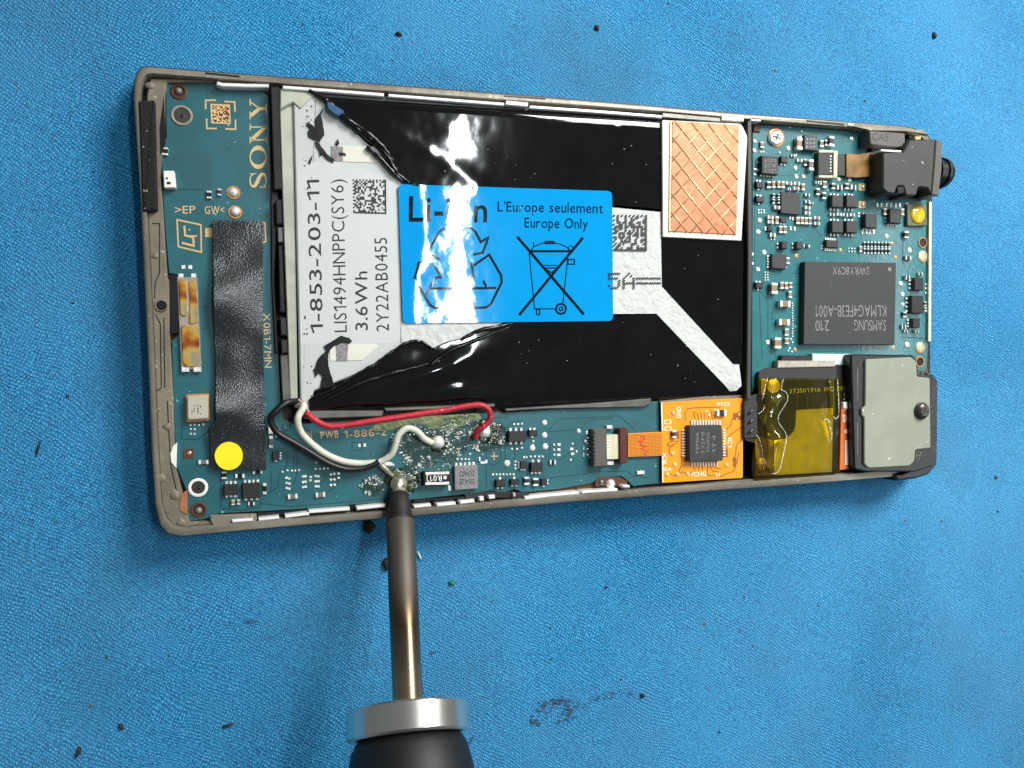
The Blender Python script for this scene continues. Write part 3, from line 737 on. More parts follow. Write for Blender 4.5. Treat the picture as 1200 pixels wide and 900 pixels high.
mb = MB(); mb.ribbon(rect(412.5, 518.5, 424, 528), .8, zt+.006, closed=True); mb.build('outline_mark', M['trace'], board)
# lower strip
mb = MB(); mb.prism(rnd(rrect(512, 560.5, 31, 16.5, -1.5), 1), ZB, ZB+1.1, 0, .1)
for yy in (-6, 6): mb.prism(rrect(512.5, 560.5+yy, 28, 3.2, -1.5), ZB+1.0, ZB+1.16, 1, .03)
mb.build('power_inductor', [M['blk'], M['silver']], board)
mb = MB(); mb.flat(circ(521.5, 559.5, 2.2, 12), ZB+1.12); mb.ribbon([(503, 556), (500.5, 557), (500.5, 563), (503, 564.5)], .9, ZB+1.12); mb.build('inductor_mark', M['white'], board)
text('R01', (517.5, 556.8), (504, 557.5), 6.5, ZB+1.12, M['white'], board, .01)
chip(546.5, 559.5, 27, 28, .8, M['chip_g'], t=5, rot=-1, pl=3)
text('2U402', (556, 552), (538, 552.5), 6, ZB+.815, M['chip_d'], board, 0); text('2042E', (556, 561), (538, 561.5), 6, ZB+.815, M['chip_d'], board, 0)
pads([(536, 538), (541, 538), (545.5, 538), (550, 538), (562, 538, 2, 5), (566, 542, 6, 2.5), (570, 541, 3, 4), (527, 572, 3, 6)], board)
chip(606.5, 511.5, 20, 12.5, .9, M['chip_d'], t=3, b=3, pl=3.4); chip(625, 507.5, 10, 7, .6, M['chip_d'], t=2, b=1, pl=2.4)
chip(613.7, 545, 7.5, 9, .5, M['chip_d'], l=3, b=2, pl=2); chip(629.5, 547.5, 14, 11, .8, M['chip_d'], t=2, b=3, pl=3)
chip(587, 566.5, 11, 9, .6, M['chip_d'], t=1, b=2, pl=2.2); chip(603.7, 565, 10, 7, .6, M['chip_d'], t=1, b=2, pl=2)
cap(617.5, 563.7, 6, 9, .5, M['chip_d']); cap(628, 565, 6, 9, .5, M['chip_d']); chip(638, 565, 7, 8, .5, M['chip_d'], r=2, b=1, pl=2); cap(648, 542, 7, 5, .4, M['blk'])
for x, y, r_ in ((638, 495.5, 3.6), (638, 510, 3.8), (638.7, 523.5, 4), (623.8, 525, 4), (594, 543, 4), (678, 505, 3)): point(x, y, r_)
pads([(655, 521, 4, 3), (655, 527, 4, 3), (655, 533, 4, 3), (649.5, 521), (649.5, 527), (650, 533), (671, 520), (670, 526, 4, 3), (671, 532, 4, 3), (676, 529), (602.5, 497), (607, 497), (612, 496.5), (600, 526), (606, 526), (612, 525)]
     + [(578+4*i, 556) for i in range(7)] + [(604, 541), (604, 545), (604, 549), (617, 536), (622, 535), (627, 535), (632, 535), (636, 535), (625, 517), (614, 536), (669, 539), (551, 532, 2, 2)], board)
cap(751, 554, 9, 4, .3, M['silver'], name='solder_pad')
# flex connector
mb = MB(); mb.prism([(695, 503), (711, 502), (712, 546), (696, 547)], ZB, ZB+1.3, 0, .1)
for i in range(9): mb.prism(rrect(696.5, 507.5+i*4.4, 3, 1.5), ZB+1.2, ZB+1.35, 1)
mb.build('connector_body', [M['grey_pl'], M['blk']], board)
mb = MB(); mb.prism([(704, 510), (725.5, 509), (726, 538), (705, 539)], ZB, ZB+1.15, 0, .08)
for i in range(8): mb.prism(rrect(710.5, 513+i*3.4, 10, 1.2, -1), ZB+1.1, ZB+1.22, 1)
mb.build('connector_contacts', [M['ivory'], M['rail']], board)
mb = MB(); mb.prism([(726, 502), (735, 501), (735.5, 543), (726.5, 543)], ZB, ZB+1.5, 0, .12); mb.build('connector_latch', M['brown'], board)
cap(714.5, 500.5, 7, 4, .6, M['silver'], name='solder_lug'); cap(715.5, 542.5, 8, 5, .6, M['silver'], name='solder_lug')
pads([(688, 507, 2.5, 4), (686, 517, 2.5, 3)]+[(689+(i % 2)*3, 513+i*3.3, 3, 1.6) for i in range(8)]+[(684, 525, 1, 5), (684, 533, 1, 5)], board)
mb = MB(); mb.prism([(698, 563), (704, 559), (727, 559), (735, 564), (735, 569), (698, 570)], 4.3, 4.66, 1)
mb.dome(715, 567, 6, 4.5, .7, 0); mb.dome(704, 565, 4, 4.5, .5, 2); mb.build('clip_screw', [M['silver'], M['pcb_edge'], M['rail_d']], phone, smooth=True, angle=40)

# black grained tape on the left board, yellow dot
def tz(x, y): return ZB+.75+(1.05*math.exp(-((y-352)/30)**2)+.95*math.exp(-((y-478)/26)**2)+.12*math.exp(-((y-500)/40)**2))*max(0, 1.05-(x-249)/58)+.12*nz(x, y, .03, 4)+(.0 if y > 290 else 0)
TAPE = [(249, 258), (308, 259), (308.5, 330), (308, 400), (310, 470), (312, 551), (254, 551), (247, 546), (246.5, 500), (254, 492), (252, 400), (251, 330)]
tape = sheet('textured_black_tape', TAPE, tz, mat('grained_black_tape', (30, 32, 34), .24, spec=.8, bump=.4, bscale=5200, bdist=.00006, specks=.36, sscale=5200, sc=(96, 100, 102), voro=True), phone, 4, .5, ZB+.8)
mb = MB(); mb.prism(circ(268, 534.5, 16.5, 40), ZB+.7, ZB+1.1, 0, .02); mb.build('yellow_dot_sticker', M['yellow'], phone)

# ---- battery bay walls
def wall(pts, z0, z1, m, name='bay_wall', bev=.12):
    mb = MB(); mb.prism(pts, z0, z1, 0, bev); return mb.build(name, m, phone)
wall([(317, 101), (327, 101), (330, 190), (331, 222), (321, 222)], 3, 6.1, M['blk'], 'bay_clip')
wall([(323, 234), (330, 233), (331, 262), (324, 263)], 3, 6.2, M['blk'], 'bay_clip')
wall([(325, 266), (331, 266), (331.5, 284), (325.5, 284)], 3, 6.0, M['rail_d'], 'bay_clip')
wall([(326, 287), (331, 287), (334, 366), (328, 366)], 3, 6.2, M['blk'], 'bay_clip')
wall([(328, 372), (335, 372), (336, 393), (329, 393)], 3, 6.1, M['chip_d'], 'bay_clip')
wall([(329, 398), (336, 398), (337, 413), (330, 415)], 3, 6.1, M['chip_d'], 'bay_clip')
wall([(328, 415), (337, 416), (341, 470), (331, 470)], 3, 5.4, M['rail_d'])
wall([(320, 200), (325, 214), (326, 233), (322, 330), (327, 414), (322, 414), (318, 330), (317, 200)], 3, 4.9, M['blk'])
wall([(327, 103), (344, 105), (349, 470), (340, 472), (331, 230)], 2.9, 4.9, M['olive'], 'cell_flange')
wall([(876, 141), (881, 142), (882, 300), (880, 468), (875, 468), (876.5, 300)], 3, 6.0, M['blk_m'], 'bay_divider')
wall([(868, 141), (876, 141), (876, 470), (869, 470)], 2.9, 3.3, M['blk'], 'bay_floor')
wall([(884, 145), (892, 145), (891, 155), (883, 154)], 4.4, 4.75, M['pcb_edge'], 'bay_notch')
wall([(355, 481), (450, 481), (448, 488), (356, 491)], 3, 5.2, M['rail_d'], 'bay_rail')
wall([(450, 478), (580, 473), (580, 477), (452, 482)], 3, 5.3, M['rail_d'], 'bay_rail')
wall([(592, 479), (690, 473), (763, 467), (764, 473), (755, 477), (640, 479), (593, 482)], 3, 5.2, M['rail_d'], 'bay_rail')

# ---- battery
bat = phone
CELL = rnd([(343, 106), (868, 141), (871, 462), (352, 482)], 6)
mb = MB(); mb.prism(rnd([(343, 106), (372, 108), (372, 110), (480, 215), (500, 380), (500, 408), (368, 458), (362, 482), (352, 482)], 2), 3.0, ZC-.28, 0, .2); mb.build('battery_pouch', M['pouch'], bat)
mb = MB(); mb.prism([(366, 105), (868, 139), (873, 468), (362, 485)], 3.0, ZC-1.3, 0, .1); mb.build('battery_body', M['film'], bat)
mb = MB(); mb.prism([(343, 106), (372, 109), (362, 118), (352, 128), (343, 120), (328, 128), (328, 104)], 4.9, 5.5, 0, .15); mb.build('pouch_fold', M['olive'], bat)
def fz(x, y):
    z = ZC+.05*nz(x, y, .016, 1)+.0045*nz(x, y, .06, 2)+.0008*nz(x, y, .16, 5)+.0015*nz(x*2.5, y*.4, .06, 77)
    # crease ridges across the film
    for (ax, ay, bx, by, h_, w_) in ((455, 150, 560, 215, .05, 9), (690, 170, 690, 225, .05, 2), (724, 150, 725, 200, .06, 2), (683, 385, 684, 470, .05, 1.6), (832, 290, 834, 400, .05, 5)):
        t = max(0, min(1, ((x-ax)*(bx-ax)+(y-ay)*(by-ay))/((bx-ax)**2+(by-ay)**2)))
        d = math.hypot(x-ax-t*(bx-ax), y-ay-t*(by-ay)); z += h_*math.exp(-(d/w_)**2)
    z += .016*math.exp(-((x-515)/75)**2)*(nz(x, y, .045, 71)+.5*nz(x, y, .1, 72))*(1.0 if y < 222 else .5)
    # rounding towards the long sides
    yt = 106+(x-343)*.0667; yb = 482-(x-343)*.036
    z -= .75*max(0, 1-(y-yt)/14)**2+.7*max(0, 1-(yb-y)/14)**2
    return z
UP = [(366, 107), (500, 116), (650, 126), (776, 135), (868, 142), (871, 300), (870, 428), (858, 427), (775, 336), (774, 245), (716, 240), (600, 232), (484, 226), (468, 210), (455, 190), (440, 172), (420, 155), (398, 138), (385, 124)]
sheet('black_wrap', UP, fz, M['film'], bat, 4, .35, ZC, label='glossy black plastic wrap over the upper half of the cell')
LO = [(363, 480), (362, 468), (372, 460), (392, 455), (415, 442), (440, 428), (458, 414), (472, 404), (484, 400), (497, 402), (507, 408), (518, 404), (530, 400), (545, 397), (560, 388), (580, 383), (602, 379), (640, 378), (718, 372), (770, 367), (800, 400), (830, 432), (856, 460), (872, 460), (873, 467), (700, 472), (500, 478)]
def fzl(x, y):
    z = fz(x, y)
    if x < 600:
        t = (x-370)/230; ty = 465-75*t; z += min(1, (600-x)/70)*(.30*math.exp(-((y-ty-16-(6*nz(x, y, .012, 8)))/12)**2)+.10*nz(x, y*2.2, .022, 12)+.04*nz(x*.6+y, y, .05, 13))
    return z
sheet('black_wrap', LO, fzl, M['film'], bat, 3.5, .35, ZC, label='glossy black plastic wrap over the lower half, torn and crumpled at the left')
# rolled torn edges
def roll(pts, rad, m, name='torn_edge', z=ZC+.1, jit=.06):
    P_ = spline([Vector((x, y, 0)) for x, y in pts], 5); W_ = []
    for i, p in enumerate(P_):
        q = U(p.x+random.uniform(-.6, .6), p.y+random.uniform(-.6, .6), z); W_.append(q+Vector((0, 0, random.uniform(-jit, jit))))
    n = len(W_); rr_ = [rad*(.35+.75*math.sin(math.pi*min(1, (i+1)/(n*.85)))**.5 if i < n*.85 else rad*.6)*random.uniform(.8, 1.2) for i in range(n)]
    rr_ = [max(.08, r_) if isinstance(r_, float) else .2 for r_ in rr_]
    mb = MB(); mb.tube(W_, rr_, 0, 8); return mb.build(name, m, bat, smooth=True)
roll([(362, 106), (380, 116), (392, 126), (402, 138), (420, 152), (440, 168), (455, 185), (465, 202), (480, 214), (492, 217)], .42, M['film_r'])
roll([(398, 134), (415, 145), (436, 160), (452, 176), (462, 190)], .3, M['film_r'], z=ZC+.5)
roll([(430, 172), (448, 188), (462, 204), (474, 214)], .3, M['film_r'], z=ZC+.2)
roll([(364, 466), (392, 455), (416, 440), (440, 427), (460, 412), (474, 403), (486, 400), (498, 402), (508, 409), (520, 403), (545, 396)], .22, M['film_r'])
roll([(540, 398), (560, 388), (582, 383), (604, 378)], .28, M['film_r'], z=ZC+.2)
roll([(500, 430), (530, 410), (560, 398), (600, 382)], .3, M['film_r'], z=ZC+.1)
roll([(380, 470), (420, 450), (450, 440), (480, 432), (520, 422)], .35, M['film_r'], z=ZC+.1)
mb = MB(); mb.prism([(383, 118), (401, 128), (404, 131), (397, 136), (391, 133), (384, 127)], ZC+.1, ZC+.85, 0, .1); mb.build('blue_flap', M['bluef'], bat)
# label column of the cell and torn black scraps on it
zl = ZC-.28
mb = MB(); mb.prism(rnd([(349, 190), (404, 190), (404, 190), (474, 218), (474, 392), (466, 401), (400, 403), (385, 403), (352, 403)], 3), zl-.05, zl+.01); mb.build('white_label', M['label_w'], bat)
mb = MB(); mb.prism([(392, 171), (412, 171), (448, 172), (455, 186), (440, 191), (395, 189)], zl, zl+.08, 0, .02); mb.build('tape_piece', M['backing'], bat); mb = MB()
mb.prism([(386, 403), (440, 403), (443, 406), (425, 422), (387, 423)], zl, zl+.08, 0, .02); mb.build('tape_piece', M['backing'], bat)
mb = MB(); mb.prism([(388, 171), (402, 172), (402, 189), (388, 188)], zl, zl+.1, 0, .02); mb.build('tape_fold', M['chip_g'], bat); mb = MB(); mb.prism([(393, 404), (408, 403), (407, 423), (394, 423)], zl, zl+.1, 0, .02); mb.build('tape_fold', M['chip_g'], bat)
def scrap(poly, name='film_scrap'):
    mb = MB(); P_ = []
    for p in dens(poly, 3.5): P_.append((p[0]+random.uniform(-.5, .5), p[1]+random.uniform(-.5, .5)))
    mb.prism(P_, zl-.02, zl+.22, 0, 0); mb.build(name, mat('torn_scrap', (6, 6, 7), .35, spec=.3, bump=.3, bscale=350, bdist=.0003), bat)
scrap([(380, 126), (376, 134), (379, 148), (380, 158), (375, 166), (368, 163), (362, 160), (361, 154), (363, 150), (359, 146), (361, 143), (366, 146), (370, 150), (370, 140), (372, 136)])
scrap([(370, 165), (374, 168), (380, 176), (386, 183), (392, 186), (391, 190), (384, 187), (378, 181), (375, 183), (374, 176), (371, 172)])
scrap([(396, 163), (398, 168), (395, 171), (393, 168)]); scrap([(397, 178), (404, 179), (406, 182), (399, 182)]); scrap([(364, 185), (367, 182), (364, 192), (361, 190)])
scrap([(380, 405), (388, 400), (400, 393), (409, 396), (413, 400), (410, 403), (400, 402), (392, 405), (386, 411), (384, 420), (386, 432), (390, 447), (394, 452), (382, 454), (375, 455), (378, 441), (374, 437), (370, 442), (368, 433), (372, 424), (376, 416), (382, 411)])
mb = MB()
for _ in range(34):
    t = random.random(); x = random.choice((random.gauss(362, 4), random.gauss(362, 3))); y = random.choice((random.gauss(218, 10), random.gauss(140, 8), random.gauss(445, 12), random.gauss(380, 8), random.gauss(186, 6)))
    s = random.uniform(.5, 1.8); mb.prism(rrect(x, y, s, s*random.uniform(.6, 1.8), random.uniform(0, 90)), zl, zl+.05)
mb.build('ink_flecks', M['ink'], bat, kind='stuff')
zt2 = zl+.022
text('1-853-203-11', (378.7, 390), (374, 210.5), 14.5, zt2, M['ink'], bat, .004)
text('LIS1494HNPPC(SY6)', (406.7, 389), (402.5, 210), 15, zt2, M['ink'], bat, -.004)
text('3.6Wh', (431, 387), (430.5, 318), 14.5, zt2, M['ink'], bat, .004)
text('2Y22AB0455', (456, 388), (453.5, 278.5), 14.8, zt2, M['ink'], bat, -.002)
matrix_code([(413, 210), (452.5, 210.5), (452.8, 251), (414, 250)], 20, zt2, M['ink'], bat, 11)
# white paper tape with code, and diagonal strip
def pz(x, y): return ZC+.02+.02*nz(x, y, .1, 4)+.0
STRIP = [(469, 366), (469, 374), (560, 388), (600, 378), (716, 366), (769, 366), (856, 458), (868, 457), (870, 450), (867, 427), (859, 426), (775, 336), (774, 250), (716, 243), (700, 250), (700, 360), (600, 370)]
def strip_z(x, y): return min(fz(x, y), fz(x, y)+0)+.03
sheet('white_paper_tape', [(700, 243), (716, 243), (774, 248.5), (775.5, 336), (859, 427), (866, 427), (869, 452), (864, 458), (856, 458.5), (769, 367.5), (700, 368)], strip_z, M['paper'], bat, 5, .2, ZC, label='white paper tape with a diagonal tail')
sheet('paper_tape_remnant', [(471, 372), (560, 374), (600, 374), (570, 386), (545, 396), (520, 402), (508, 408), (498, 401), (486, 399), (474, 403), (470, 400)], lambda x, y: zl+.12, M['paper'], bat, 6, .2, ZC)
matrix_code([(718.5, 251.5), (758.5, 251.5), (758.5, 294.5), (718.5, 294)], 17, ZC+.2, M['ink'], bat, 21, dots=True)
DOT = {'5': ['11111', '1....', '1111.', '....1', '....1', '1...1', '.111.'], 'A': ['..1..', '.1.1.', '1...1', '1...1', '11111', '1...1', '1...1'], '=': ['.....', '.....', '11111', '.....', '11111', '.....', '.....']}
mb = MB()
for gi, (g, x0) in enumerate((('5', 713.5), ('A', 730.5), ('=', 746), ('=', 761))):
    for j, row in enumerate(DOT[g]):
        for i, c in enumerate(row):
            if c == '1': mb.flat(circ(x0+i*2.9+1, 320.5+j*2.8, 1.35, 6), ZC+.2)
mb.build('dotted_lettering', M['ink'], bat)
# blue label
def bz(x, y):
    z = max(fz(x, y), zl+.05)+.07
    z += .025*math.exp(-((x-(489-((y-300)*.06)+4*math.sin(y*.05)))/(6.5+1.5*math.sin(y*.11)))**2)
    return z+.003*nz(x, y, .06, 30)+.0011*nz(x, y, .22, 31)
LAB = rnd([(466.5, 216), (717, 224), (718.5, 376), (472, 379)], 6)
sheet('blue_label', LAB, bz, M['blue'], bat, 4, .12, ZC)
def lab_z(x, y): return bz(x, y)+.012
class MBZ(MB):                                   # prints that follow the label's surface
    pass
def drape(mb, zf, zref):
    for v in mb.v:
        d = v-CAM
        # photo coordinates of the vertex
        zc = d.dot(Vector((st, 0, -ct))); px = CX+F*d.dot(Vector((ct, 0, st)))/zc; py = CY-F*d.y/zc
        q = U(px, py, zref); v.x, v.y = q.x, q.y; v.z = zf(px, py)
zr = ZC
def dens_line(L_, step=4):
    out = []
    for a, b in zip(L_, L_[1:]):
        n = max(1, int(math.hypot(b[0]-a[0], b[1]-a[1])/step)); out += [(a[0]+(b[0]-a[0])*k/n, a[1]+(b[1]-a[1])*k/n) for k in range(n)]
    return out+[L_[-1]]
def lz(L_): return [(460+x/4.286, 190+y/4.286) for x, y in L_]
def ltext(s, A, B, h_, bold=0):
    mb = MB(); text_into(mb, s, A, B, h_, zr, 0, bold); drape(mb, lambda x, y: lab_z(x, y)+.01, zr); mb.build('lettering', M['ink_l'], bat)
ltext('Li-ion', (479, 259.3), (570.5, 260.5), 29, .012)
ltext("L'Europe seulement", (583, 247.8), (706.5, 250), 11.8, .004)
ltext('Europe Only', (614.5, 266.6), (688.6, 268), 11.5, .004)
mb = MB()
for L_ in ([(240, 490), (175, 455), (235, 350), (265, 328), (395, 332), (415, 350), (443, 402), (482, 376), (452, 455), (405, 465)],
           [(405, 520), (418, 512), (485, 465), (545, 570), (547, 605), (492, 715), (470, 730), (408, 733)],
           [(395, 500), (405, 575), (405, 634), (520, 632)], [(455, 595), (470, 625)],
           [(300, 733), (212, 733), (188, 718), (110, 585), (132, 506), (205, 506), (243, 578), (216, 580), (166, 668)], [(182, 635), (300, 635)], [(405, 690), (408, 770), (380, 720)]):
    mb.ribbon(dens_line(lz(L_), 5), 2.8, zr)
drape(mb, lambda x, y: lab_z(x, y)+.01, zr); mb.build('recycling_mark', M['ink_l'], bat)
mb = MB()
for L_, wd in (([(625, 375), (960, 765)], 3.2), ([(955, 380), (635, 768)], 3.2), ([(690, 448), (892, 448)], 2.6), ([(690, 445), (712, 424), (750, 408), (790, 403), (840, 412), (875, 428), (892, 445)], 1.2),
               ([(765, 398), (810, 398), (812, 410), (765, 410), (765, 398)], 1.2), ([(708, 402), (708, 425)], 1.3), ([(685, 452), (712, 737), (820, 737)], 1.2), ([(880, 470), (855, 708)], 1.2),
               ([(722, 740), (738, 740), (738, 765), (722, 765), (722, 738)], 1.4), ([(880, 490), (912, 490), (912, 513), (880, 513), (880, 490)], 1.4), ([(762, 519), (828, 519)], 1.2), ([(768, 532), (824, 532)], 1.4), ([(775, 540), (797, 555), (817, 540)], 1.2)):
    mb.ribbon(dens_line(lz(L_), 5), wd, zr)
for r_, wd in ((25, 2.2), (9, 1.6)):
    mb.ribbon([(460+(845+r_*math.cos(a*math.pi/10))/4.286, 190+(737+r_*math.sin(a*math.pi/10))/4.286) for a in range(20)], wd, zr, closed=True)
mb.ribbon([(460+(893+12*math.cos(a*math.pi/6))/4.286, 190+(432+12*math.sin(a*math.pi/6))/4.286) for a in range(12)], 1, zr, closed=True)
drape(mb, lambda x, y: lab_z(x, y)+.01, zr); mb.build('crossed_bin_mark', M['ink_l'], bat)
# copper patch with diamond ridges
mb = MB(); mb.prism(rnd([(776, 140.5), (869, 145), (876, 160), (869, 282), (777, 277.5)], [2, 4, 4, 1, 1]), ZC-.1, ZC+.42, 0, .05); mb.build('cream_pad', M['backing'], bat)
CQ = [(788, 142), (866, 146.5), (863, 275), (786, 271)]
mb = MB(); mb.prism(CQ, ZC+.4, ZC+.58, 0, .04); foil = mb.build('copper_foil', M['foil'], bat)
def clipq(p, d):                                  # clip the line p+t d to the unit square
    t0, t1 = -9, 9
    for a, b in ((p[0], d[0]), (p[1], d[1])):
        lo, hi = (0-a)/b, (1-a)/b
        if lo > hi: lo, hi = hi, lo
        t0 = max(t0, lo); t1 = min(t1, hi)
    return (t0, t1) if t1-t0 > .04 else None
NX, NY = 4.1, 5.9
for sgn in (1, -1):
    for k in range(-8, 16):
        # lines  u*NX + sgn*v*NY = k + phase
        p = ((k+.15)/NX, 0); d = (1/NX, -sgn/NY)
        c = clipq(p, d)
        if not c: continue
        a = bil(CQ, p[0]+d[0]*c[0], p[1]+d[1]*c[0]); b = bil(CQ, p[0]+d[0]*c[1], p[1]+d[1]*c[1])
        zz = ZC+.57+(.02 if sgn > 0 else 0)
        A_ = U(*a, zz); B_ = U(*b, zz); mb = MB(); mb.tube([A_, (A_+B_)/2, B_], .14 if sgn < 0 else .11, 0, 6); mb.build('ridge', M['foil_r'], foil, smooth=True)
mb = MB(); mb.ribbon([(786.5, 142), (785, 271)], 1.6, ZC+.6); mb.build('foil_edge', M['foil_r'], foil)

# ---- wires
def wire(pts, rad, m, name, label=None):
    P_ = spline([tuple(U(x, y, z)) for x, y, z in pts], 7); mb = MB(); mb.tube(P_, rad, 0, 12); return mb.build(name, m, phone, smooth=True, label=label)
wire([(350, 470, 5.4), (336, 472, 6.6), (322, 483, 6.9), (317, 492, 6.6), (325, 507, 6.3), (345, 519, 6.2), (365, 531, 6.0), (385, 543, 5.8), (405, 549.5, 5.6), (424, 549, 5.5), (436, 545, 5.5), (444, 541, 5.5)], .42, M['blackw'], 'wire', 'black wire')
wire([(348, 474, 5.2), (356, 476, 6.4), (349, 490, 6.8), (352, 505, 6.2), (363, 518, 5.8), (380, 531, 5.5), (400, 540, 5.3), (420, 543, 5.2), (435, 542.5, 5.3), (446, 541, 5.4), (458, 533, 5.8), (463, 522, 6.2), (467, 510, 6.4), (477, 502, 6.4), (488, 505, 6.1), (497, 514, 5.6), (506, 519, 5.1)], .45, M['whitew'], 'wire', 'white wire')
wire([(352, 470, 5.0), (358, 481, 5.6), (367, 491, 6), (383, 499, 6.2), (400, 499, 6.2), (440, 493, 6.2), (480, 487, 6.2), (520, 481, 6.4), (548, 476, 6.6), (564, 475, 6.7), (573, 481, 6.6), (574, 491, 6.3), (567, 500, 6.0), (560, 505, 5.6), (557, 513, 5.1)], .43, M['red'], 'wire', 'red wire')
wire([(349, 468, 5.6), (356, 474, 6.5), (362, 483, 5.8)], .16, M['olive'], 'wire_strand')
# solder joints with resin rings
def joint(x, y, r_):
    mb = MB(); mb.dome(x, y, r_*1.55, ZB-.02, .16, 0, 20, 2, .12); mb.build('resin_ring', M['resin'], board, smooth=True)
    mb = MB(); mb.dome(x, y, r_, ZB, .75, 0, 16, 5, .05); mb.build('solder_joint', M['silver'], board, smooth=True)
joint(513, 518, 8); joint(567.5, 506, 7.5)
mb = MB(); mb.dome(466, 563, 15, ZB-.02, .2, 0, 18, 2, .2); mb.build('resin_ring', M['resin'], board, smooth=True)
mb = MB(); mb.dome(478, 566, 12, ZB-.02, .16, 0, 18, 2, .25); mb.build('resin_ring', M['resin'], board, smooth=True)
mb = MB(); mb.dome(575, 508, 15, ZB-.02, .1, 0, 18, 2, .2); mb.build('resin_ring', M['resin'], board, smooth=True)
mb = MB(); mb.prism([(470, 491), (500, 488), (535, 486), (560, 484), (565, 490), (548, 497), (530, 503), (505, 503), (495, 497), (483, 496), (455, 505), (430, 505), (445, 495)], ZB, ZB+.04); mb.build('tinned_area', M['tin'], board)
# dried flux: many small glassy crusts
rg = random.Random(5); mb = MB()
def crust(cx_, cy_, rx, ry, n, ring_=True):
    for _ in range(n):
        a = rg.uniform(0, 2*math.pi); q = rg.gauss(.92, .1) if ring_ and rg.random() < .6 else rg.random()**.6
        x = cx_+rx*q*math.cos(a); y = cy_+ry*q*math.sin(a)
        if nz(x, y, .09, 50) < -.05: continue
        s = rg.uniform(.35, 1.25); k = rg.randint(4, 7); ph = rg.uniform(0, 6)
        pts = [(x+s*rg.uniform(.4, 1.3)*math.cos(ph+2*math.pi*i/k)*rg.choice((1, 1.6)), y+s*rg.uniform(.4, 1.2)*math.sin(ph+2*math.pi*i/k)) for i in range(k)]
        mb.prism(pts, ZB-.02, ZB+rg.uniform(.05, .22), 0)
crust(436, 569, 13, 11, 190); crust(484, 556, 14, 16, 80); crust(490, 520, 24, 22, 140); crust(530, 515, 16, 24, 240, False); crust(570, 512, 21, 18, 280); crust(452, 546, 8, 6, 40, False)
crust(505, 543, 30, 8, 60, False); crust(478, 540, 10, 14, 40, False); crust(548, 492, 12, 7, 50, False); crust(462, 505, 4, 14, 60, False)
mb.build('flux_residue', M['flux'], board, kind='stuff')
def clearm():
    m = bpy.data.materials.new('clear_flux'); m.use_nodes = True
    N = m.node_tree.nodes; L = m.node_tree.links; N.remove(N['Principled BSDF']); out = N['Material Output']
    tr = N.new('ShaderNodeBsdfTransparent'); tr.inputs[0].default_value = (.9, .98, .92, 1)
    gl = N.new('ShaderNodeBsdfGlossy'); gl.inputs['Roughness'].default_value = .12
    tc = N.new('ShaderNodeTexCoord'); n = N.new('ShaderNodeTexNoise'); n.inputs['Scale'].default_value = 900; n.inputs['Detail'].default_value = 3
    L.new(tc.outputs['Object'], n.inputs['Vector'])
    bp = N.new('ShaderNodeBump'); bp.inputs['Strength'].default_value = 1; bp.inputs['Distance'].default_value = .0004
    L.new(n.outputs[0], bp.inputs['Height']); L.new(bp.outputs[0], gl.inputs['Normal'])
    fr = N.new('ShaderNodeFresnel'); fr.inputs[0].default_value = 1.5; L.new(bp.outputs[0], fr.inputs['Normal'])
    mx = N.new('ShaderNodeMixShader'); L.new(fr.outputs[0], mx.inputs[0]); L.new(tr.outputs[0], mx.inputs[1]); L.new(gl.outputs[0], mx.inputs[2]); L.new(mx.outputs[0], out.inputs[0])
    return m
CF = clearm()
for x, y, rx, ry in ((436, 569, 14, 12), (478, 562, 18, 17), (494, 524, 26, 24), (528, 516, 20, 26), (571, 510, 23, 19), (545, 493, 16, 8)):
    poly = [(x+rx*(1+.18*nz(i, x, .7, y))*math.cos(-2*math.pi*i/26), y+ry*(1+.18*nz(i, y, .7, x))*math.sin(-2*math.pi*i/26)) for i in range(26)]
    sheet('flux_film', poly, lambda px, py: ZB+.09+.05*nz(px, py, .13, x), CF, board, 3, .08, ZB)
mb = MB(); mb.tube([U(443, 541, 5.4), U(450, 548, 5.2), U(458, 556, 5.0), U(463, 561, 4.9)], [.35, .4, .3, .25], 0, 8); mb.build('bare_wire_end', M['solder_old'], phone, smooth=True)
mb = MB(); mb.tube([U(446, 543, 5.3), U(455, 544, 5.0), U(462, 545, 4.8)], [.3, .35, .15], 0, 8); mb.build('bare_wire_end', M['silver'], phone, smooth=True)

# ---- upper right circuit board
BR = [(882, 146), (925, 148), (1000, 154), (1018, 158), (1021, 226), (1060, 230), (1087, 235), (1089, 320), (1088, 400), (1086, 440), (1000, 436), (890, 440), (881, 460)]
mb = MB(); mb.prism(BR, 3.7, ZB, 0, .06); rb = mb.build('circuit_board', M['pcb_r'], phone, label='green-teal circuit board packed with chips at the right end')
mb = MB(); mb.prism([(1089, 236), (1092, 237), (1091, 400), (1088, 400)], 3.6, 4.9); mb.build('board_edge', M['ivory'], rb)
rb_ref[0] = rb
G = M['cap']; G2 = M['cap2']; B_ = M['chip_d']
mb = MB()
for t in ([(882, 330), (900, 352), (900, 400)], [(905, 360), (905, 375)], [(928, 320), (937, 320)], [(928, 347), (937, 347)], [(928, 333), (937, 333)], [(928, 378), (937, 378)], [(890, 345), (893, 420)], [(1022, 303), (1022, 292)], [(1026, 303), (1026, 292)],
          [(895, 205), (940, 206)], [(960, 275), (1005, 279)], [(950, 262), (962, 276)], [(1056, 395), (1088, 397)], [(885, 210), (884, 320)], [(1058, 270), (1058, 310)], [(950, 412), (1000, 412)], [(1008, 170), (1006, 206)], [(965, 266), (970, 283)]): mb.ribbon(t, .8, zt+.004)
mb.build('trace_lines', M['trace'], rb, kind='stuff')
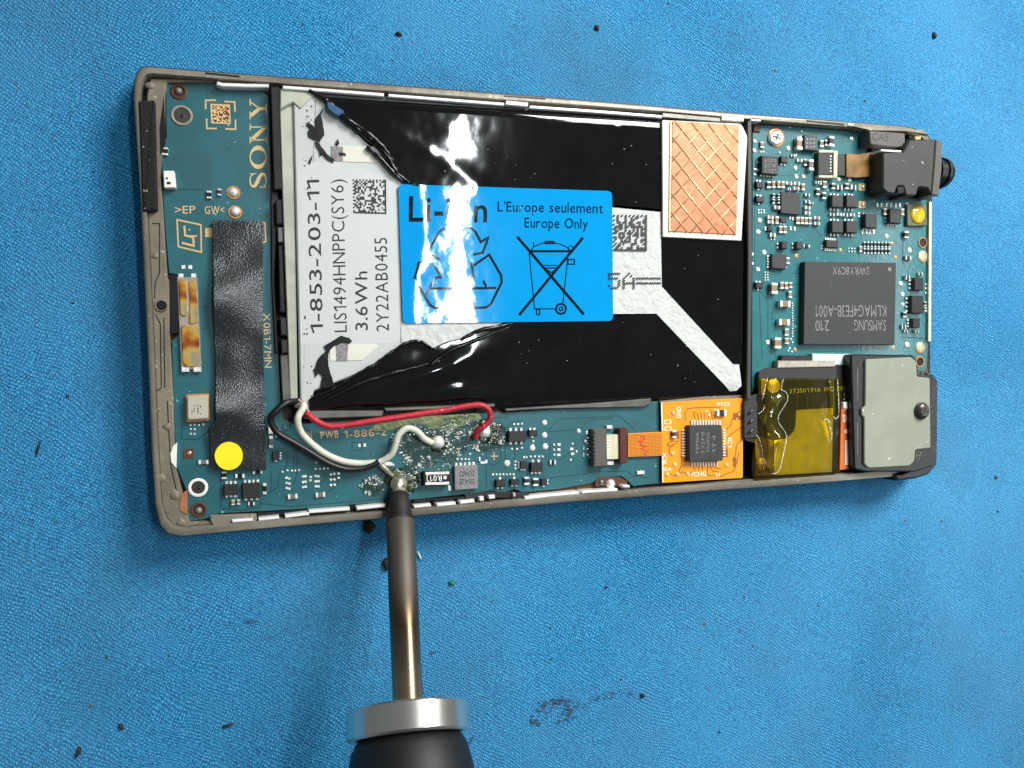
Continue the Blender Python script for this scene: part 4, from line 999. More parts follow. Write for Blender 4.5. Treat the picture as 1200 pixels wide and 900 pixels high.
# screw
mb = MB(); mb.disc_ring(910, 161, 11.5, 8.5, ZB-.05, ZB+.15, 0, 24, 0); mb.build('screw_pad', M['copper'], rb, smooth=True, angle=40)
mb = MB(); mb.prism(circ(910.5, 161, 8.6), ZB, ZB+.55, 0, .25); [mb.prism(rrect(910.5, 161, 10, 2, a_), ZB+.5, ZB+.555+a_*.00005, 1) for a_ in (20, 110)]; [mb.dome(910.5+6*math.cos(a_), 161+6*math.sin(a_), 1.6, ZB+.5, .15, 0, 8, 2, .3) for a_ in (0, 1.05, 2.1, 3.14, 4.2, 5.2)]; mb.build('board_screw', [M['silver'], M['tray']], rb, smooth=True, angle=40)
cap(937.5, 168, 7, 14, .9, G); chip(950.5, 167.5, 15.5, 17, 1.0, mat('chip_resin_green', (50, 62, 60), .5, var=.1)); 
mb = MB()
for i in range(3):
    for j in range(3): mb.flat(rrect(946+i*4, 163+j*4.5, 2.2, 2.4), ZB+1.015)
mb.build('chip_marking', M['chip_g'], rb)
cap(963.5, 168, 5, 8, .4, G2); cap(968.5, 167, 3, 7, .4, B_); cap(975, 165.2, 6.5, 12, .7, B_, name='diode')
chip(902.5, 193.5, 19, 21, 1.0, M['chip'], l=0, b=5, pl=1.5)
for i, s in enumerate(('6SZ0', '2C10', 'C0Z1')): text(s, (896, 190+i*6), (909.5, 190+i*6), 4, ZB+1.015, M['chip_g'], rb, 0)
chip(919.5, 187, 8, 7.5, .6, B_, b=2, pl=2)
cap(893.5, 169.5, 5, 7, .4, G2); cap(929.5, 182.5, 5, 3, .3, B_); cap(937.5, 188, 7, 4, .4, G2); cap(944, 190, 4, 8, .4, B_); cap(951.2, 193, 6, 13, .8, G2)
for x, y, r_ in ((923.7, 174, 3), (932, 197, 3), (884.5, 165.6, 2.8), (884, 176.5, 2.8), (998, 162.5, 3), (983, 210, 3), (995.6, 210.6, 3.2), (890, 258.3, 3.3), (888.3, 272, 3.3), (895.6, 296, 3.4), (888.2, 315.6, 3), (1039, 276.8, 3), (1066, 293.3, 3.2),
                  (1055.5, 332.5, 3.2), (1057.5, 345, 3.2), (1063, 404, 3.8), (899.7, 401.3, 3.2), (1058, 357, 2.6), (933, 207, 3), (941.5, 207, 2.6)): point(x, y, r_)
for x, y, r_ in ((933.6, 299.8, 2.8), (985.3, 293.4, 2.3), (1046, 285.4, 2.3), (1050, 301.8, 2.4), (932.2, 410, 2.6), (1047.4, 407.6, 2.6)): point(x, y, r_, m=M['copper'], hh=.06, name='copper_pad')
chip(890.8, 216.3, 8, 7.5, .6, B_, t=2, b=1, pl=2.2); chip(891.2, 233.3, 9, 7, .6, B_, t=2, b=1, pl=2.2)
for q in ((901.3, 216.5, 5, 8, B_), (907, 216, 4.2, 8, G), (913, 216, 4.2, 8, G), (918, 216.3, 4.2, 8, G), (925, 214.6, 7.5, 4.2, G2), (934.3, 214.8, 7.5, 4.6, G2), (933.5, 220.8, 7.5, 4.2, G2), (925.3, 221.5, 4, 3, G2), (941.7, 219, 4.2, 8, G),
          (957.6, 213.8, 4, 3.5, B_), (962, 214, 3, 4, G), (967, 216, 5, 8, G2), (959, 224.6, 5, 8, B_), (966.2, 229.2, 5, 8, B_), (977, 218, 5, 7, B_), (984.5, 219.5, 7, 6, B_), (993, 218, 5, 7, B_), (1000.5, 219.5, 7, 6, B_),
          (911, 243, 7.5, 4.6, G2), (946.6, 228.3, 6, 4, B_), (946.6, 236.4, 6, 4, B_), (951.5, 238.3, 4, 3, B_), (946.8, 243.4, 7, 4.4, G2), (946.8, 249.5, 7, 4.4, G2), (903.3, 254.7, 7.5, 4.4, G), (903.3, 260.2, 7.5, 4.4, G),
          (911, 257.8, 4.4, 9, G), (935.4, 258.4, 4.6, 8.4, G), (940.5, 258.4, 4.4, 8.4, G), (945.2, 258.6, 4.4, 8.4, G), (949.8, 258.8, 4, 8.4, G2), (957.8, 255.2, 7.5, 4, G2), (957.8, 261.9, 7.5, 4, G2), (905.8, 275.5, 7.5, 5, G2),
          (915.3, 268.8, 4.6, 8.6, G), (920.3, 268.8, 4.4, 8.6, G2), (923.7, 305.5, 4.5, 8, G2), (908, 337.8, 8, 13, G), (916.7, 334.4, 4.4, 8, G), (922, 334.6, 4.4, 8, G), (927, 334, 4.2, 6.5, G2), (926.4, 345, 4.6, 8, G),
          (920.5, 356, 14, 7.4, G), (919.5, 377.6, 14, 7.4, G), (922.3, 389.2, 5, 8.4, G), (912, 402, 8.4, 13, G), (922.6, 399.6, 5.4, 7.4, G), (1037.7, 247.8, 4.4, 8, G), (1058.2, 248.3, 4.4, 8, G), (1062.8, 275, 6, 8, B_), (1064.8, 302.2, 8, 5, B_),
          (1009, 291.8, 3.8, 7.4, G), (975.5, 251.5, 6, 4, B_), (983.7, 251.2, 6.4, 4, G2), (991, 251.8, 6, 4, B_), (999.3, 251.8, 6.4, 4, G2), (1060.7, 368.5, 5, 6.5, B_), (1059.5, 383, 6, 6, B_), (1064.2, 325.5, 6, 5, B_), (1079, 321.2, 6, 4, B_),
          (1084.5, 356, 3.4, 5, B_), (1085, 362.5, 3.4, 5, G2), (1062, 388.5, 5, 3, B_), (1075, 388.5, 5, 3, B_), (907, 229.2, 3, 5, B_), (907, 235.8, 3, 5, B_), (913, 229.4, 2.6, 5, B_), (913, 235.8, 2.6, 5, B_)):
    cap(q[0], q[1], q[2], q[3], random.uniform(.4, .6) if max(q[2], q[3]) < 12 else .9, q[4])
chip(927, 238.3, 23, 25, .7, M['chip'], t=0); chip(918.5, 258.3, 7, 5, .5, B_, b=2, pl=1.6); chip(903, 268, 5.5, 5.5, .5, B_, l=1, pl=3)
chip(919.6, 287.2, 6.5, 8.6, .9, B_, l=2, r=2, pl=3); chip(937.2, 287.4, 6.5, 8.6, .9, M['chip'], l=2, pl=3); chip(946, 288.2, 4, 4, .3, B_, l=2, r=2, pl=2)
chip(913.2, 306.4, 17, 17, .8, M['chip'], l=5, r=3, pl=3.4); chip(890.3, 334.3, 8.5, 7, .6, B_, t=2, b=1, pl=2)
for x in (981.8, 998.7):
    for y in (235.7, 265.6): chip(x, y, 13, 14, 1.0, M['chip'], t=3, b=3, pl=3)
chip(1021.3, 258.6, 13.5, 16.5, 1.0, M['chip'], t=5, b=5, pl=1.6); chip(1049.7, 253.3, 13, 16.5, 1.0, M['chip'], l=4, b=4, pl=1.6)
chip(975.5, 285.8, 14, 9, .7, B_, t=5, b=6, pl=3)
pads([(x, 272, 2, 5) for x in (1010.8, 1015.7, 1019.4, 1024)]+[(x, 240.3, 2, 5) for x in (1028.3, 1033, 1039, 1044.3, 1050, 1054.6)]+[(1063, 240, 3, 5), (1063, 262.5, 3, 5), (1006.7, 249.5), (1006.7, 253)]
     + [(881.8, 297.8, 3, 3.4), (881.8, 308.5, 2.6, 3)]+[(889+(i % 3)*3.2, 246+(i//3)*3, 1.6, 1.6) for i in range(6)]+[(897+(i % 2)*3, 319+(i//2)*3, 1.6, 1.6) for i in range(8)]+[(928.8+(i % 2)*.6, 355+i*3, 1.5, 1.5) for i in range(14)]
     + [(926, 255, 1.6, 4), (929, 256, 1.6, 4), (926.4, 267.5, 2, 4.6), (931.3, 268, 2, 4.6), (897.3, 268, 2.6, 4.6), (925.5, 408, 2, 2), (928, 412, 2, 2), (924, 411, 2, 2), (927, 397, 2, 2), (929, 401, 2, 2), (904, 280, 1.4, 2), (907.6, 280.4, 1.4, 2)]
     + [(963+(i % 2)*3, 288+(i//2)*3, 1.4, 1.4) for i in range(4)]+[(995+(i % 3)*3.4, 291+(i//3)*3.6, 1.5, 1.5) for i in range(6)]+[(888+(i % 4)*2.6, 190+(i//4)*9, 2, 3) for i in range(8)]+[(885, 198, 3.4, 1.8), (885, 204.5, 3.4, 1.8)]
     + [(1089-4, 333+i*5, 1.6, 2) for i in range(3)]+[(892+i*3, 178, 1.8, 1.8) for i in range(2)]+[(928+2.6*i, 182, 1.6, 2.4) for i in range(3)]+[(936+i*2.8, 160, 1.6, 2) for i in range(3)]+[(939.5, 154, 1.6, 1.6), (925.5, 149, 1.6, 1.6), (913.5, 178.5, 1.6, 1.6)], rb)
rg = random.Random(4)
for row, y in enumerate((286.2, 293.8)):
    for i in range(8):
        mb = MB(); x = 1013.2+i*4.15; mb.prism(rrect(x, y+i*.06, 2.4, 2.8), ZB, ZB+.3, 0); mb.prism(rrect(x+.2, y-2.4+i*.06, 1.8, 1.3), ZB, ZB+.2, 1); mb.prism(rrect(x+.2, y+2.4+i*.06, 1.8, 1.3), ZB, ZB+.2, 1)
        mb.build('resistor', [B_, M['silver']], rb)
for x, y in ((1010.5, 219.3), (1010.5, 239.8)):
    mb = MB(); mb.prism(rnd(rrect(x, y, 8.5, 8.5), 1.5), ZB-.01, ZB+.1, 0, .03); mb.dome(x+.5, y, 2.6, ZB+.08, .3, 1, wob=.3); mb.build('square_pad', [M['gold'], M['silver']], rb, smooth=True, angle=35)
for x, y, r_ in ((1081.3, 301, 7.6), (1078.3, 407.7, 7.4)):
    mb = MB(); mb.dome(x, y, r_, ZB-.02, .28, 0, 22, 4, .03); mb.build('round_pad', mat('aged_pad', (206, 196, 160), .35, metal=.4, var=.2, vscale=900, bump=.6, bscale=900, bdist=.0003), rb, smooth=True)
for x, y in ((1081.7, 284.3), (1078.3, 424)): hole(x, y, 6.6, 5, ZB, M['copper'], rb)
# big memory chip
mb = MB(); mb.prism([(943.3, 306.5), (1050.3, 308), (1048.5, 404), (941.8, 403.5)], ZB+.05, ZB+1.1, 0, .06); mc = mb.build('memory_chip', M['chip'], rb)
zc = ZB+1.115
for s, a, b, h_ in (('SWRY8C9X', (1018.5, 312.8), (975.7, 312.8), 9), ('KLMAG4FE3B-A001', (1038.5, 357.5), (956, 358), 13.5), ('SAMSUNG', (1038, 375), (1001, 375), 12.5), ('210', (971.5, 375.5), (955.5, 375.5), 12.5)):
    text(s, a, b, h_, zc, M['chip_g'], rb, -.004)
mb = MB(); mb.flat(circ(1042.5, 315.5, 2.2, 12), zc); mb.build('pin_mark', M['chip_g'], rb)
for cx_, y0, y1, x0, x1 in ((0, 325.5, 340, 1072, 1082.5), (0, 346.5, 367, 1068.5, 1082.5), (0, 373, 384, 1070, 1078.5)):
    chip((x0+x1)/2, (y0+y1)/2, x1-x0, y1-y0, .9, B_, l=3 if y1-y0 < 18 else 4, r=2, pl=4)
# small connector, ivory frame, brown flex
mb = MB(); mb.prism([(959, 179), (976, 179), (976, 205), (959, 205)], ZB, ZB+.9, 0, .08)
for i in range(6): mb.prism(rrect(973.5, 183+i*3.5, 1.5, 1.3), ZB+.85, ZB+.97, 1)
mb.build('connector_body', [M['chip'], M['silver']], rb)
mb = MB()
mb.prism([(977, 176.5), (982, 176.5), (981.5, 208.5), (977, 208.5)], ZB, ZB+1.1, 0, .08); mb.prism([(960, 175.5), (977, 176), (977, 179), (960, 178.8)], ZB, ZB+1.0, 0, .05); mb.prism([(959.5, 205.3), (977, 205.5), (977, 208.5), (959.5, 208)], ZB, ZB+1.0, 0, .05)
mb.build('connector_frame', M['ivory'], rb)
mb = MB(); mb.prism([(982, 181), (993, 180.5), (993, 206), (982, 205.5)], ZB+.3, ZB+.6, 0, .03); mb.build('flex_end', M['fgrey'], phone)
mb = MB(); mb.prism([(992, 180), (1004, 181), (1020, 178.5), (1034, 178), (1034, 206), (1015, 207), (1004, 208), (992, 207)], ZB+.5, ZB+.85, 0, .03); mb.build('brown_flex', M['bflex'], phone)
mb = MB()
for i in range(4): mb.dome(1025+(i % 2)*2, 185+i*5.5, 3, ZB+.8, .5, 0, 10, 3, .25)
mb.build('flex_joint', M['copper'], phone, smooth=True)
# yellow press button
mb = MB(); mb.prism(rnd([(1063, 238.5), (1086, 238.5), (1087, 264.5), (1063.5, 265)], 2), ZB, ZB+.6, 0, .08); mb.build('button_base', mat('button_base_metal', (112, 118, 96), .4, metal=.4, var=.3, vscale=900), rb)
mb = MB(); mb.dome(1075, 252, 10.8, ZB+.55, .5, 0, 28, 5); mb.build('yellow_button', M['ycap'], rb, smooth=True)

# ---- jack module, top right
mb = MB(); mb.prism(rnd([(1019, 153), (1061, 156), (1061, 171), (1052, 173), (1020, 169)], 1.5), 4, 6.8, 0, .15); jk = mb.build('jack_bracket', M['grey_pl'], phone)
text('CAS', (1022, 164.5), (1041, 165.5), 9, 6.815, M['tray'], jk, -.01)
mb = MB(); mb.prism(rnd([(1021, 171), (1034, 173), (1035, 222), (1072, 228), (1076, 233), (1030, 230), (1022, 226)], 1), 3, 5.3, 0, .1); mb.build('module_base', M['blk'], phone)
mb = MB(); mb.prism(rnd([(1035, 179), (1059, 178), (1066, 164), (1096, 163), (1104, 165), (1103, 196), (1101, 228), (1092, 229), (1087, 220), (1077, 219), (1074, 229), (1062, 229), (1059, 218), (1052, 218), (1049, 227), (1040, 226), (1035, 221)], 1.5), 1, 8.0, 0, .2)
jb = mb.build('jack_body', M['blk_m'], phone)
mb = MB(); mb.prism(rnd([(1097, 163.5), (1104.5, 166), (1104, 200), (1100, 229.5), (1092, 228), (1095, 195)], 1.5), 1, 8.25, 0, .15); mb.build('jack_collar', M['grey_pl'], jb)
mb = MB(); mb.prism([(1032.5, 175), (1056, 176.3), (1056, 178.3), (1032.5, 177)], 5, 7.8); mb.build('jack_spring', M['rail'], jb)
mb = MB(); mb.prism([(1072, 160), (1080, 159.5), (1079, 164), (1073, 164)], 5, 7.0, 0, .1); mb.build('gold_contact', M['gold'], phone)
mb = MB(); mb.prism([(1063, 154), (1085, 157), (1088, 163), (1066, 163)], 3, 5.6, 0, .1); mb.build('module_recess', M['blk'], phone)
mb = MB(); mb.prism([(1052, 219), (1059, 219), (1059, 226), (1052, 226)], 6, 8.03); mb.build('module_slot', M['blk'], jb)
# ring of the jack: short cylinder lying along x, mostly inside the body
c0 = U(1104, 201, 5.4); mb = MB(); n = 32; rk = 2.35
def ringx(x, r): return [Vector((c0.x+x, c0.y+r*math.cos(2*math.pi*i/n), 4.2+r*math.sin(2*math.pi*i/n))) for i in range(n)]
rk = 2.7; mb.loops([ringx(-1, rk*.9), ringx(.35, rk*.9), ringx(.4, rk), ringx(.9, rk), ringx(.95, rk*.93), ringx(1.5, rk*.9), ringx(1.9, rk*.8), ringx(1.95, rk*.5), ringx(.9, rk*.45)], 0, True, True); mb.build('jack_ring', M['blk'], phone, smooth=True, angle=40)
mb = MB(); mb.prism([(1000, 147), (1030, 148), (1083, 152), (1088, 158), (1062, 154), (1020, 153)], 3, 6.3, 0, .1); mb.build('top_lip', M['frame'], phone)

# ---- orange flex board
def oz(x, y): return ZB+.55
mb = MB(); mb.prism(rnd([(775, 471.5), (871, 466.5), (870.5, 560), (776, 566)], 1.5), ZB+.35, ZB+.6, 0, .03); ob = mb.build('orange_flex_board', M['orange'], phone)
mb = MB(); mb.prism([(736, 508), (776, 506), (776, 534), (736, 535.5)], ZB+.4, ZB+.58, 0, .03); tail = mb.build('flex_tail', M['orange'], phone)
zo = ZB+.615
mb = MB()
for i in range(16): mb.ribbon([(737, 509.5+i*1.65), (776, 507.5+i*1.68)], .55, ZB+.592)
for i in range(24): mb.ribbon([(737+i*1.65, 509), (737+i*1.65, 535)], .3, ZB+.59)
mb.build('flex_weave', M['otrace'], tail, kind='stuff')
mb = MB()
for L_, wd in (([(750, 512), (755, 511), (755, 514), (751, 518)], 2), ([(750, 521), (757, 523), (752, 526), (759, 529), (753, 532), (758, 533)], 1.4), ([(749, 516), (753, 524)], 1.4)): mb.ribbon(L_, wd, ZB+.6)
mb.build('red_ink_mark', M['redink'], tail)
mb = MB()
T = [[(803, 493), (803, 483), (806, 479), (812, 478), (845, 477)], [(815, 492), (813, 484), (816, 482)], [(819, 492), (817, 484)], [(823, 492), (821, 483)], [(827, 492), (825, 484)], [(831, 492), (829, 484)], [(835, 492), (833, 481)], [(849, 505), (856, 499), (858, 491), (865, 483), (870, 481)], [(852, 513), (862, 505), (870, 500)],
     [(858, 540), (862, 534), (863, 522), (870, 514)], [(829, 547), (829, 557), (845, 558), (860, 552), (864, 540), (866, 530)], [(833, 547), (835, 552), (842, 553)], [(837, 547), (839, 549), (845, 549)], [(782, 520), (788, 517), (796, 517)], [(782, 520), (783, 523), (794, 519)], [(785, 533), (784, 525), (790, 522)],
     [(799, 533), (799, 545), (795, 553)], [(813, 547), (815, 552)], [(818, 547), (819, 552)], [(823, 547), (823, 551)], [(781, 556), (792, 557), (800, 553), (806, 556), (811, 553)], [(788, 504), (792, 508), (796, 504), (794, 512)], [(849, 520), (852, 524), (850, 532), (846, 538)]]
for t in T: mb.ribbon(t, 1.1, zo)
for x0, y0, x1, y1 in ((859, 484, 869, 492), (788, 506, 796, 514), (846, 526, 853, 536), (859, 536, 863, 547)): mb.flat(rect(x0, y0, x1, y1), zo-.004)
mb.build('brown_traces', M['otrace'], ob, kind='stuff')
mb = MB(); mb.prism(rnd([(807.5, 498.5), (846, 498), (847.5, 540), (808, 541.5)], 1.5), ZB+.75, ZB+1.75, 0, .1)
qfp = mb.build('controller_chip', M['chip'], ob)
def leads(name, boxes):
    mb = MB()
    for x, y, w_, h_ in boxes: mb.prism(rrect(x, y, w_, h_), ZB+.6, ZB+.85, 0, .04)
    mb.build(name, M['rail'], ob, kind='stuff')
leads('chip_leads', [(802.5, 504.5+i*3.3, 6, 1.6) for i in range(10)]+[(811+i*3.3, 495.5, 1.6, 6) for i in range(11)]+[(811+i*3.3, 543.5, 1.6, 5) for i in range(10)]+[(849, 504+i*3.3, 3, 1.6) for i in range(10)])
for i, (x, s) in enumerate(((819, 'F8M6K'), (825.5, 'S32P8'), (831.5, 'TN9SR'), (838.5, '1T4'))):
    text(s, (x, 531), (x, 506+(i == 3)*4), 3.6, ZB+1.765, M['chip_g'], ob, -.01)
for s, a, b, h_ in (('GND', (798, 490), (798, 477), 5), ('C3', (778, 497), (787, 496.5), 5), ('C2', (778.5, 505), (787.5, 504.5), 5), ('R5', (841, 475.5), (847, 475), 4), ('C5', (848, 475.5), (855, 475), 4), ('/CHG', (810, 558.5), (828, 557.5), 5), ('IC1', (853, 513), (853, 524), 4.6), ('SDA', (777.5, 552), (787, 551.5), 4), ('C4', (839, 558.5), (844, 558), 4), ('RX', (781, 543), (781, 530), 4)):
    text(s, a, b, h_, zo+.006, M['white'], ob, .01)
mb = MB()
for x, y, r_ in ((788.5, 532, 3), (791, 544.5, 3), (782, 556.5, 2.8), (794, 556, 2.8), (806, 555.5, 2.8), (851.5, 545, 3), (789, 484, 2.6), (866, 486, 1.8), (863, 491, 1.4)): mb.dome(x, y, r_, zo-.01, .12)
mb.build('gold_dots', M['gold'], ob, smooth=True, kind='stuff')
cap(846, 484, 12, 7.5, .6, B_, parent=ob, z=ZB+.6); cap(790.5, 509, 5, 9, .5, M['brown'], parent=ob, z=ZB+.6)
pads([(838+(i % 2)*2, 481+(i//2)*3.5, 2, 2.6) for i in range(4)]+[(828, 482), (831, 486)], ob, M['white'], ZB+.6)
mb = MB(); mb.ribbon([(775.3, 472), (776.3, 505)], 1.4, zo+.004); mb.ribbon([(776.4, 535), (776.8, 565)], 1.2, zo+.004); mb.build('white_edge', M['white'], ob)

# ---- dark flex with amber tape
zk = ZB+.9
mb = MB(); mb.prism(rnd([(889, 461), (889, 436), (899, 431), (952, 430), (1000, 428), (1001, 548), (907, 557), (885, 558), (886, 520), (872, 516), (872, 466)], 3), ZB-.3, zk, 0, .1); fx = mb.build('dark_flex', M['fgrey'], phone)
wall([(952, 414.5), (1000, 415), (1000, 428), (952, 428)], 4.5, ZB+1.0, mat('pale_foam', (206, 226, 222), .7, var=.05), 'pale_pad')
wall([(916, 416.5), (958, 417), (959, 423), (915, 423)], 4.5, ZB+.8, M['blk'], 'connector_shell')
wall([(911.5, 422.5), (979, 422.5), (979.5, 430), (911, 431.5)], 4.5, ZB+1.15, M['ring'], 'connector_strip')
mb = MB(); mb.prism(rnd([(872, 470), (888, 470), (888, 513), (872, 514)], 2), zk-.1, zk+.3, 0, .1); mb.build('flex_bridge', M['fgrey'], fx)
for i in range(3):
    mb = MB(); mb.tube([U(875, 486+i*11.5, zk+.25), U(880, 482.5+i*11.5, zk+.32), U(884, 478.5+i*11.5, zk+.25)], [.12, .3, .1], 0, 8); mb.build('ridge', M['fgrey'], fx, smooth=True)
mb = MB(); mb.prism(rnd([(933, 480.5), (976.5, 478), (975, 553), (907, 557), (907, 516), (922, 514), (932, 504)], [2, 1, 1, 1, 1, 6, 8]), zk-.1, zk+.05, 0, .02); mb.build('gold_plate', mat('bare_brass_plate', (255, 236, 84), .5, metal=0, var=.15, vscale=500, bump=.4, bscale=700, bdist=.0002), fx)
mb = MB(); mb.prism(circ(906.5, 452.3, 8, 30), zk-.05, zk+.05); mb.dome(892, 540, 4, zk, .2); mb.prism(rect(892, 444, 897.5, 462), zk-.05, zk+.03); mb.dome(896, 476, 3, zk, .1, 0, 8, 2, .3); mb.dome(900, 509, 2, zk, .1); mb.build('gold_spots', mat('bare_gold_pad', (246, 206, 40), .5, metal=.1), fx)
GT = mat('pale_yellow_print', (255, 244, 150), .5)  # pale yellow print under the amber film
text('ST350YF1A', (925.5, 460.8), (962, 459), 4.8, zk+.03, GT, fx, .02); text('FPC', (966, 459), (976.5, 458), 4.8, zk+.03, GT, fx, .02); text('V04', (981, 458), (990.5, 457.3), 4.8, zk+.03, GT, fx, .02)
text('13', (996.8, 457), (1000.8, 457), 4.5, zk+1.3, M['white'], fx, .01)
mb = MB()
for i in range(34):
    x = rg.uniform(893, 990); y = rg.uniform(446, 500)
    if x > 930 and y > 476: continue
    mb.ribbon([(x, y), (x+rg.uniform(-1, 1), y+rg.uniform(8, 26))], rg.uniform(.5, 1.2), zk+.02)
mb.build('flex_traces', mat('faint_trace', (96, 98, 80), .45), fx, kind='stuff')
mb = MB(); mb.prism(rnd([(885, 515), (891, 512), (906, 516), (906, 557), (886, 558)], 2), zk, zk+.04); mb.build('brown_patch', M['bflex'], fx)
def kz(x, y):
    z = zk+.28+.07*nz(x, y, .02, 60)+.012*nz(x, y, .09, 61)
    for (ax, ay, bx, by, h_, w_) in ((907, 445, 901, 470, .6, 5), (913, 466, 898, 490, .7, 5), (899, 490, 909, 515, .6, 5.5), (909, 512, 903, 545, .7, 6), (975, 445, 977, 485, .25, 2.5), (993, 448, 992, 480, .3, 2.5), (884, 515, 893, 550, .35, 2.5), (966, 495, 970, 512, .2, 2)):
        t = max(0, min(1, ((x-ax)*(bx-ax)+(y-ay)*(by-ay))/((bx-ax)**2+(by-ay)**2)))
        d = math.hypot(x-ax-t*(bx-ax), y-ay-t*(by-ay)); z += h_*math.exp(-(d/w_)**2)
    return z
sheet('amber_film', [(889, 443), (940, 443), (998, 444), (997, 480), (986, 482), (984, 552), (978, 557), (910, 561), (884, 565), (881, 545), (884, 513), (889, 505)], kz, M['kapton'], phone, 2.6, .05, zk+.3)
mb = MB(); mb.prism([(986, 476), (998, 474), (999, 549), (984, 551)], zk-.1, zk+.55, 0, .05); st_ = mb.build('orange_sticker', mat('orange_sticker', (206, 104, 34), .5, var=.06), phone)
text('SM3', (988.3, 494.5), (998, 493.5), 8, zk+.57, M['white'], st_, .03)
mb = MB(); mb.flat([(990.5, 516), (998, 515), (998, 544), (990.5, 545)], zk+.565); mb.flat([(989, 471+6), (997, 471+5), (997, 480), (989, 481)], zk+.565)
mb.flat(circ(992, 505.5, 2.6, 10), zk+.565); mb.flat(rrect(996.5, 505.5, 1.3, 5), zk+.565); mb.build('white_marks', M['white'], st_)
mb = MB(); mb.prism(rnd(rect(988.5, 471, 997, 479), 2), zk, zk+.8, 0, .1); mb.build('white_bead', M['white'], phone)

# ---- speaker housing with grey plate
hs = [(997, 415), (1072, 416), (1078, 436), (1094, 439), (1100, 446), (1099, 532), (1095, 546), (1072, 553), (1016, 553), (1001, 550)]
mb = MB(); mb.prism(rnd(hs, 3), 2, 7.2, 0, .25); hsg = mb.build('speaker_housing', M['blk'], phone)
mb = MB(); mb.prism(rnd([(1016, 421), (1068, 418.5), (1074, 424), (1075, 441.5), (1090, 443), (1091, 525), (1073, 527), (1072, 540), (1066, 546), (1018, 548.5), (1013, 544), (1013, 489), (1010, 487), (1010, 479), (1014, 476), (1014.5, 424)], 2.2), 6.5, 7.6, 0, .12)
mb.build('cover_plate', M['plate'], hsg)
mb = MB(); mb.prism(rnd([(1049, 556), (1072, 549), (1090, 530), (1096, 526), (1100, 532), (1099, 546), (1090, 556), (1075, 561), (1050, 564)], 2), .6, 6.6, 0, .4); mb.build('corner_bumper', M['blk'], phone)
mb = MB(); mb.prism([(1073, 528), (1082, 528), (1078, 538), (1073, 540)], 6, 7.26); mb.build('recess', M['resin'], hsg)
for L_ in ([(1005, 432), (1005, 470)], [(1012, 430), (1011.5, 474)], [(1005, 495), (1005, 532)]):
    mb = MB(); mb.ribbon(L_, 1.0, 7.22); mb.build('edge_line', M['rail_d'], hsg)
rg = random.Random(9); mb = MB()
for _ in range(90):
    x = rg.uniform(1092, 1097.5); y = rg.uniform(448, 528); mb.dome(x, y, rg.uniform(.4, 1.0), 7.15, rg.uniform(.05, .15), 0, 6, 2, .3)
for _ in range(50):
    x = rg.uniform(1074, 1090); y = rg.uniform(433, 441); mb.dome(x, y, rg.uniform(.5, 1.5), 7.0, rg.uniform(.1, .3), 0, 6, 2, .3)
mb.build('glue_crumbs', M['frame_t'], hsg, kind='stuff')
mb = MB(); k_ = U(1082.5, 481.5, 8.2); kk = mmpx(1082.5, 481.5, 8.2); n = 32
def rg_(r, z): return [Vector((k_.x+r*kk*math.cos(2*math.pi*i/n), k_.y+r*kk*math.sin(2*math.pi*i/n), z)) for i in range(n)]
mb.loops([rg_(10, 7.5), rg_(10, 7.9), rg_(8.6, 8.1), rg_(8.3, 8.05), rg_(8.0, 8.3), rg_(6, 8.5)], 0)
for a in (25, 115): mb.prism(rrect(1083.5, 481, 9, 2.2, a), 8.3, 8.515+a*.0001, 1)
mb.build('housing_screw', [M['screw'], M['blk']], hsg, smooth=True, angle=35)

# loose dust specks on the phone
rg = random.Random(12); mb = MB()
for _ in range(200):
    x = rg.uniform(195, 1085); y = rg.uniform(110, 590)
    z = None
    if inside(x, y, BL) and not inside(x, y, TAPE): z = ZB
    elif inside(x, y, UP) and y > 150: z = fz(x, y)+.0
    elif inside(x, y, LO) and y < 450 and x > 600: z = fz(x, y)
    if z is None: continue
    s = rg.uniform(.3, .7); mb.prism(rrect(x, y, s, s*rg.uniform(.6, 1.5), rg.uniform(0, 90)), z, z+.06)
mb.build('dust', M['white'], phone, kind='stuff')

# ------------------------------------------------------------------ soldering iron
TP = U(467, 563, 5.35); CP = U(478.5, 833, 20)
ax = (CP-TP); L0 = ax.length; ax.normalize()
iron = empty('soldering_iron', TP, 'soldering iron with dark steel barrel touching the solder joint from below', 'soldering iron')
ux = ax.cross(Vector((0, 0, 1))).normalized(); uy = ax.cross(ux)
def lathe(name, prof, m, parent, n=40, wob=0, jit=0):
    mb = MB(); rings = []
    for d, r_ in prof: rings.append([TP+ax*d+(ux*math.cos(2*math.pi*i/n)+uy*math.sin(2*math.pi*i/n))*r_*(1+random.uniform(-jit, jit)) for i in range(n)])
    mb.loops([list(r_) for r_ in rings], 0); return mb.build(name, m, parent, smooth=True, angle=35)
def at(y, wpx):                                   # profile entry from photo row and width
    t = (y-563)/(833-563)
    # fraction along the axis whose projection falls on row y
    lo, hi = 0, 2
    for _ in range(30):
        md = (lo+hi)/2; p = TP+ax*(L0*md)-CAM; py = CY-F*p.y/p.dot(Vector((st, 0, -ct)))
        if py < y: lo = md
        else: hi = md
    d = L0*lo; p = TP+ax*d-CAM; return d, wpx/2*p.dot(Vector((st, 0, -ct)))/F
lathe('tip', [(-.6, .1), (-.35, .75), (.2, 1.05), (.8, 1.15), at(573, 15), at(577, 19), at(583, 21)], M['solder_old'], iron, 20, jit=.08)
lathe('shank', [at(577, 17), at(579, 21), at(590, 25), at(603, 29), at(610, 31), at(611, 31)], M['iron_b'], iron)
bl = lathe('barrel', [at(610, 30.5), at(612, 33), at(700, 34.5), at(834, 35.5)], M['barrel'], iron, 48)
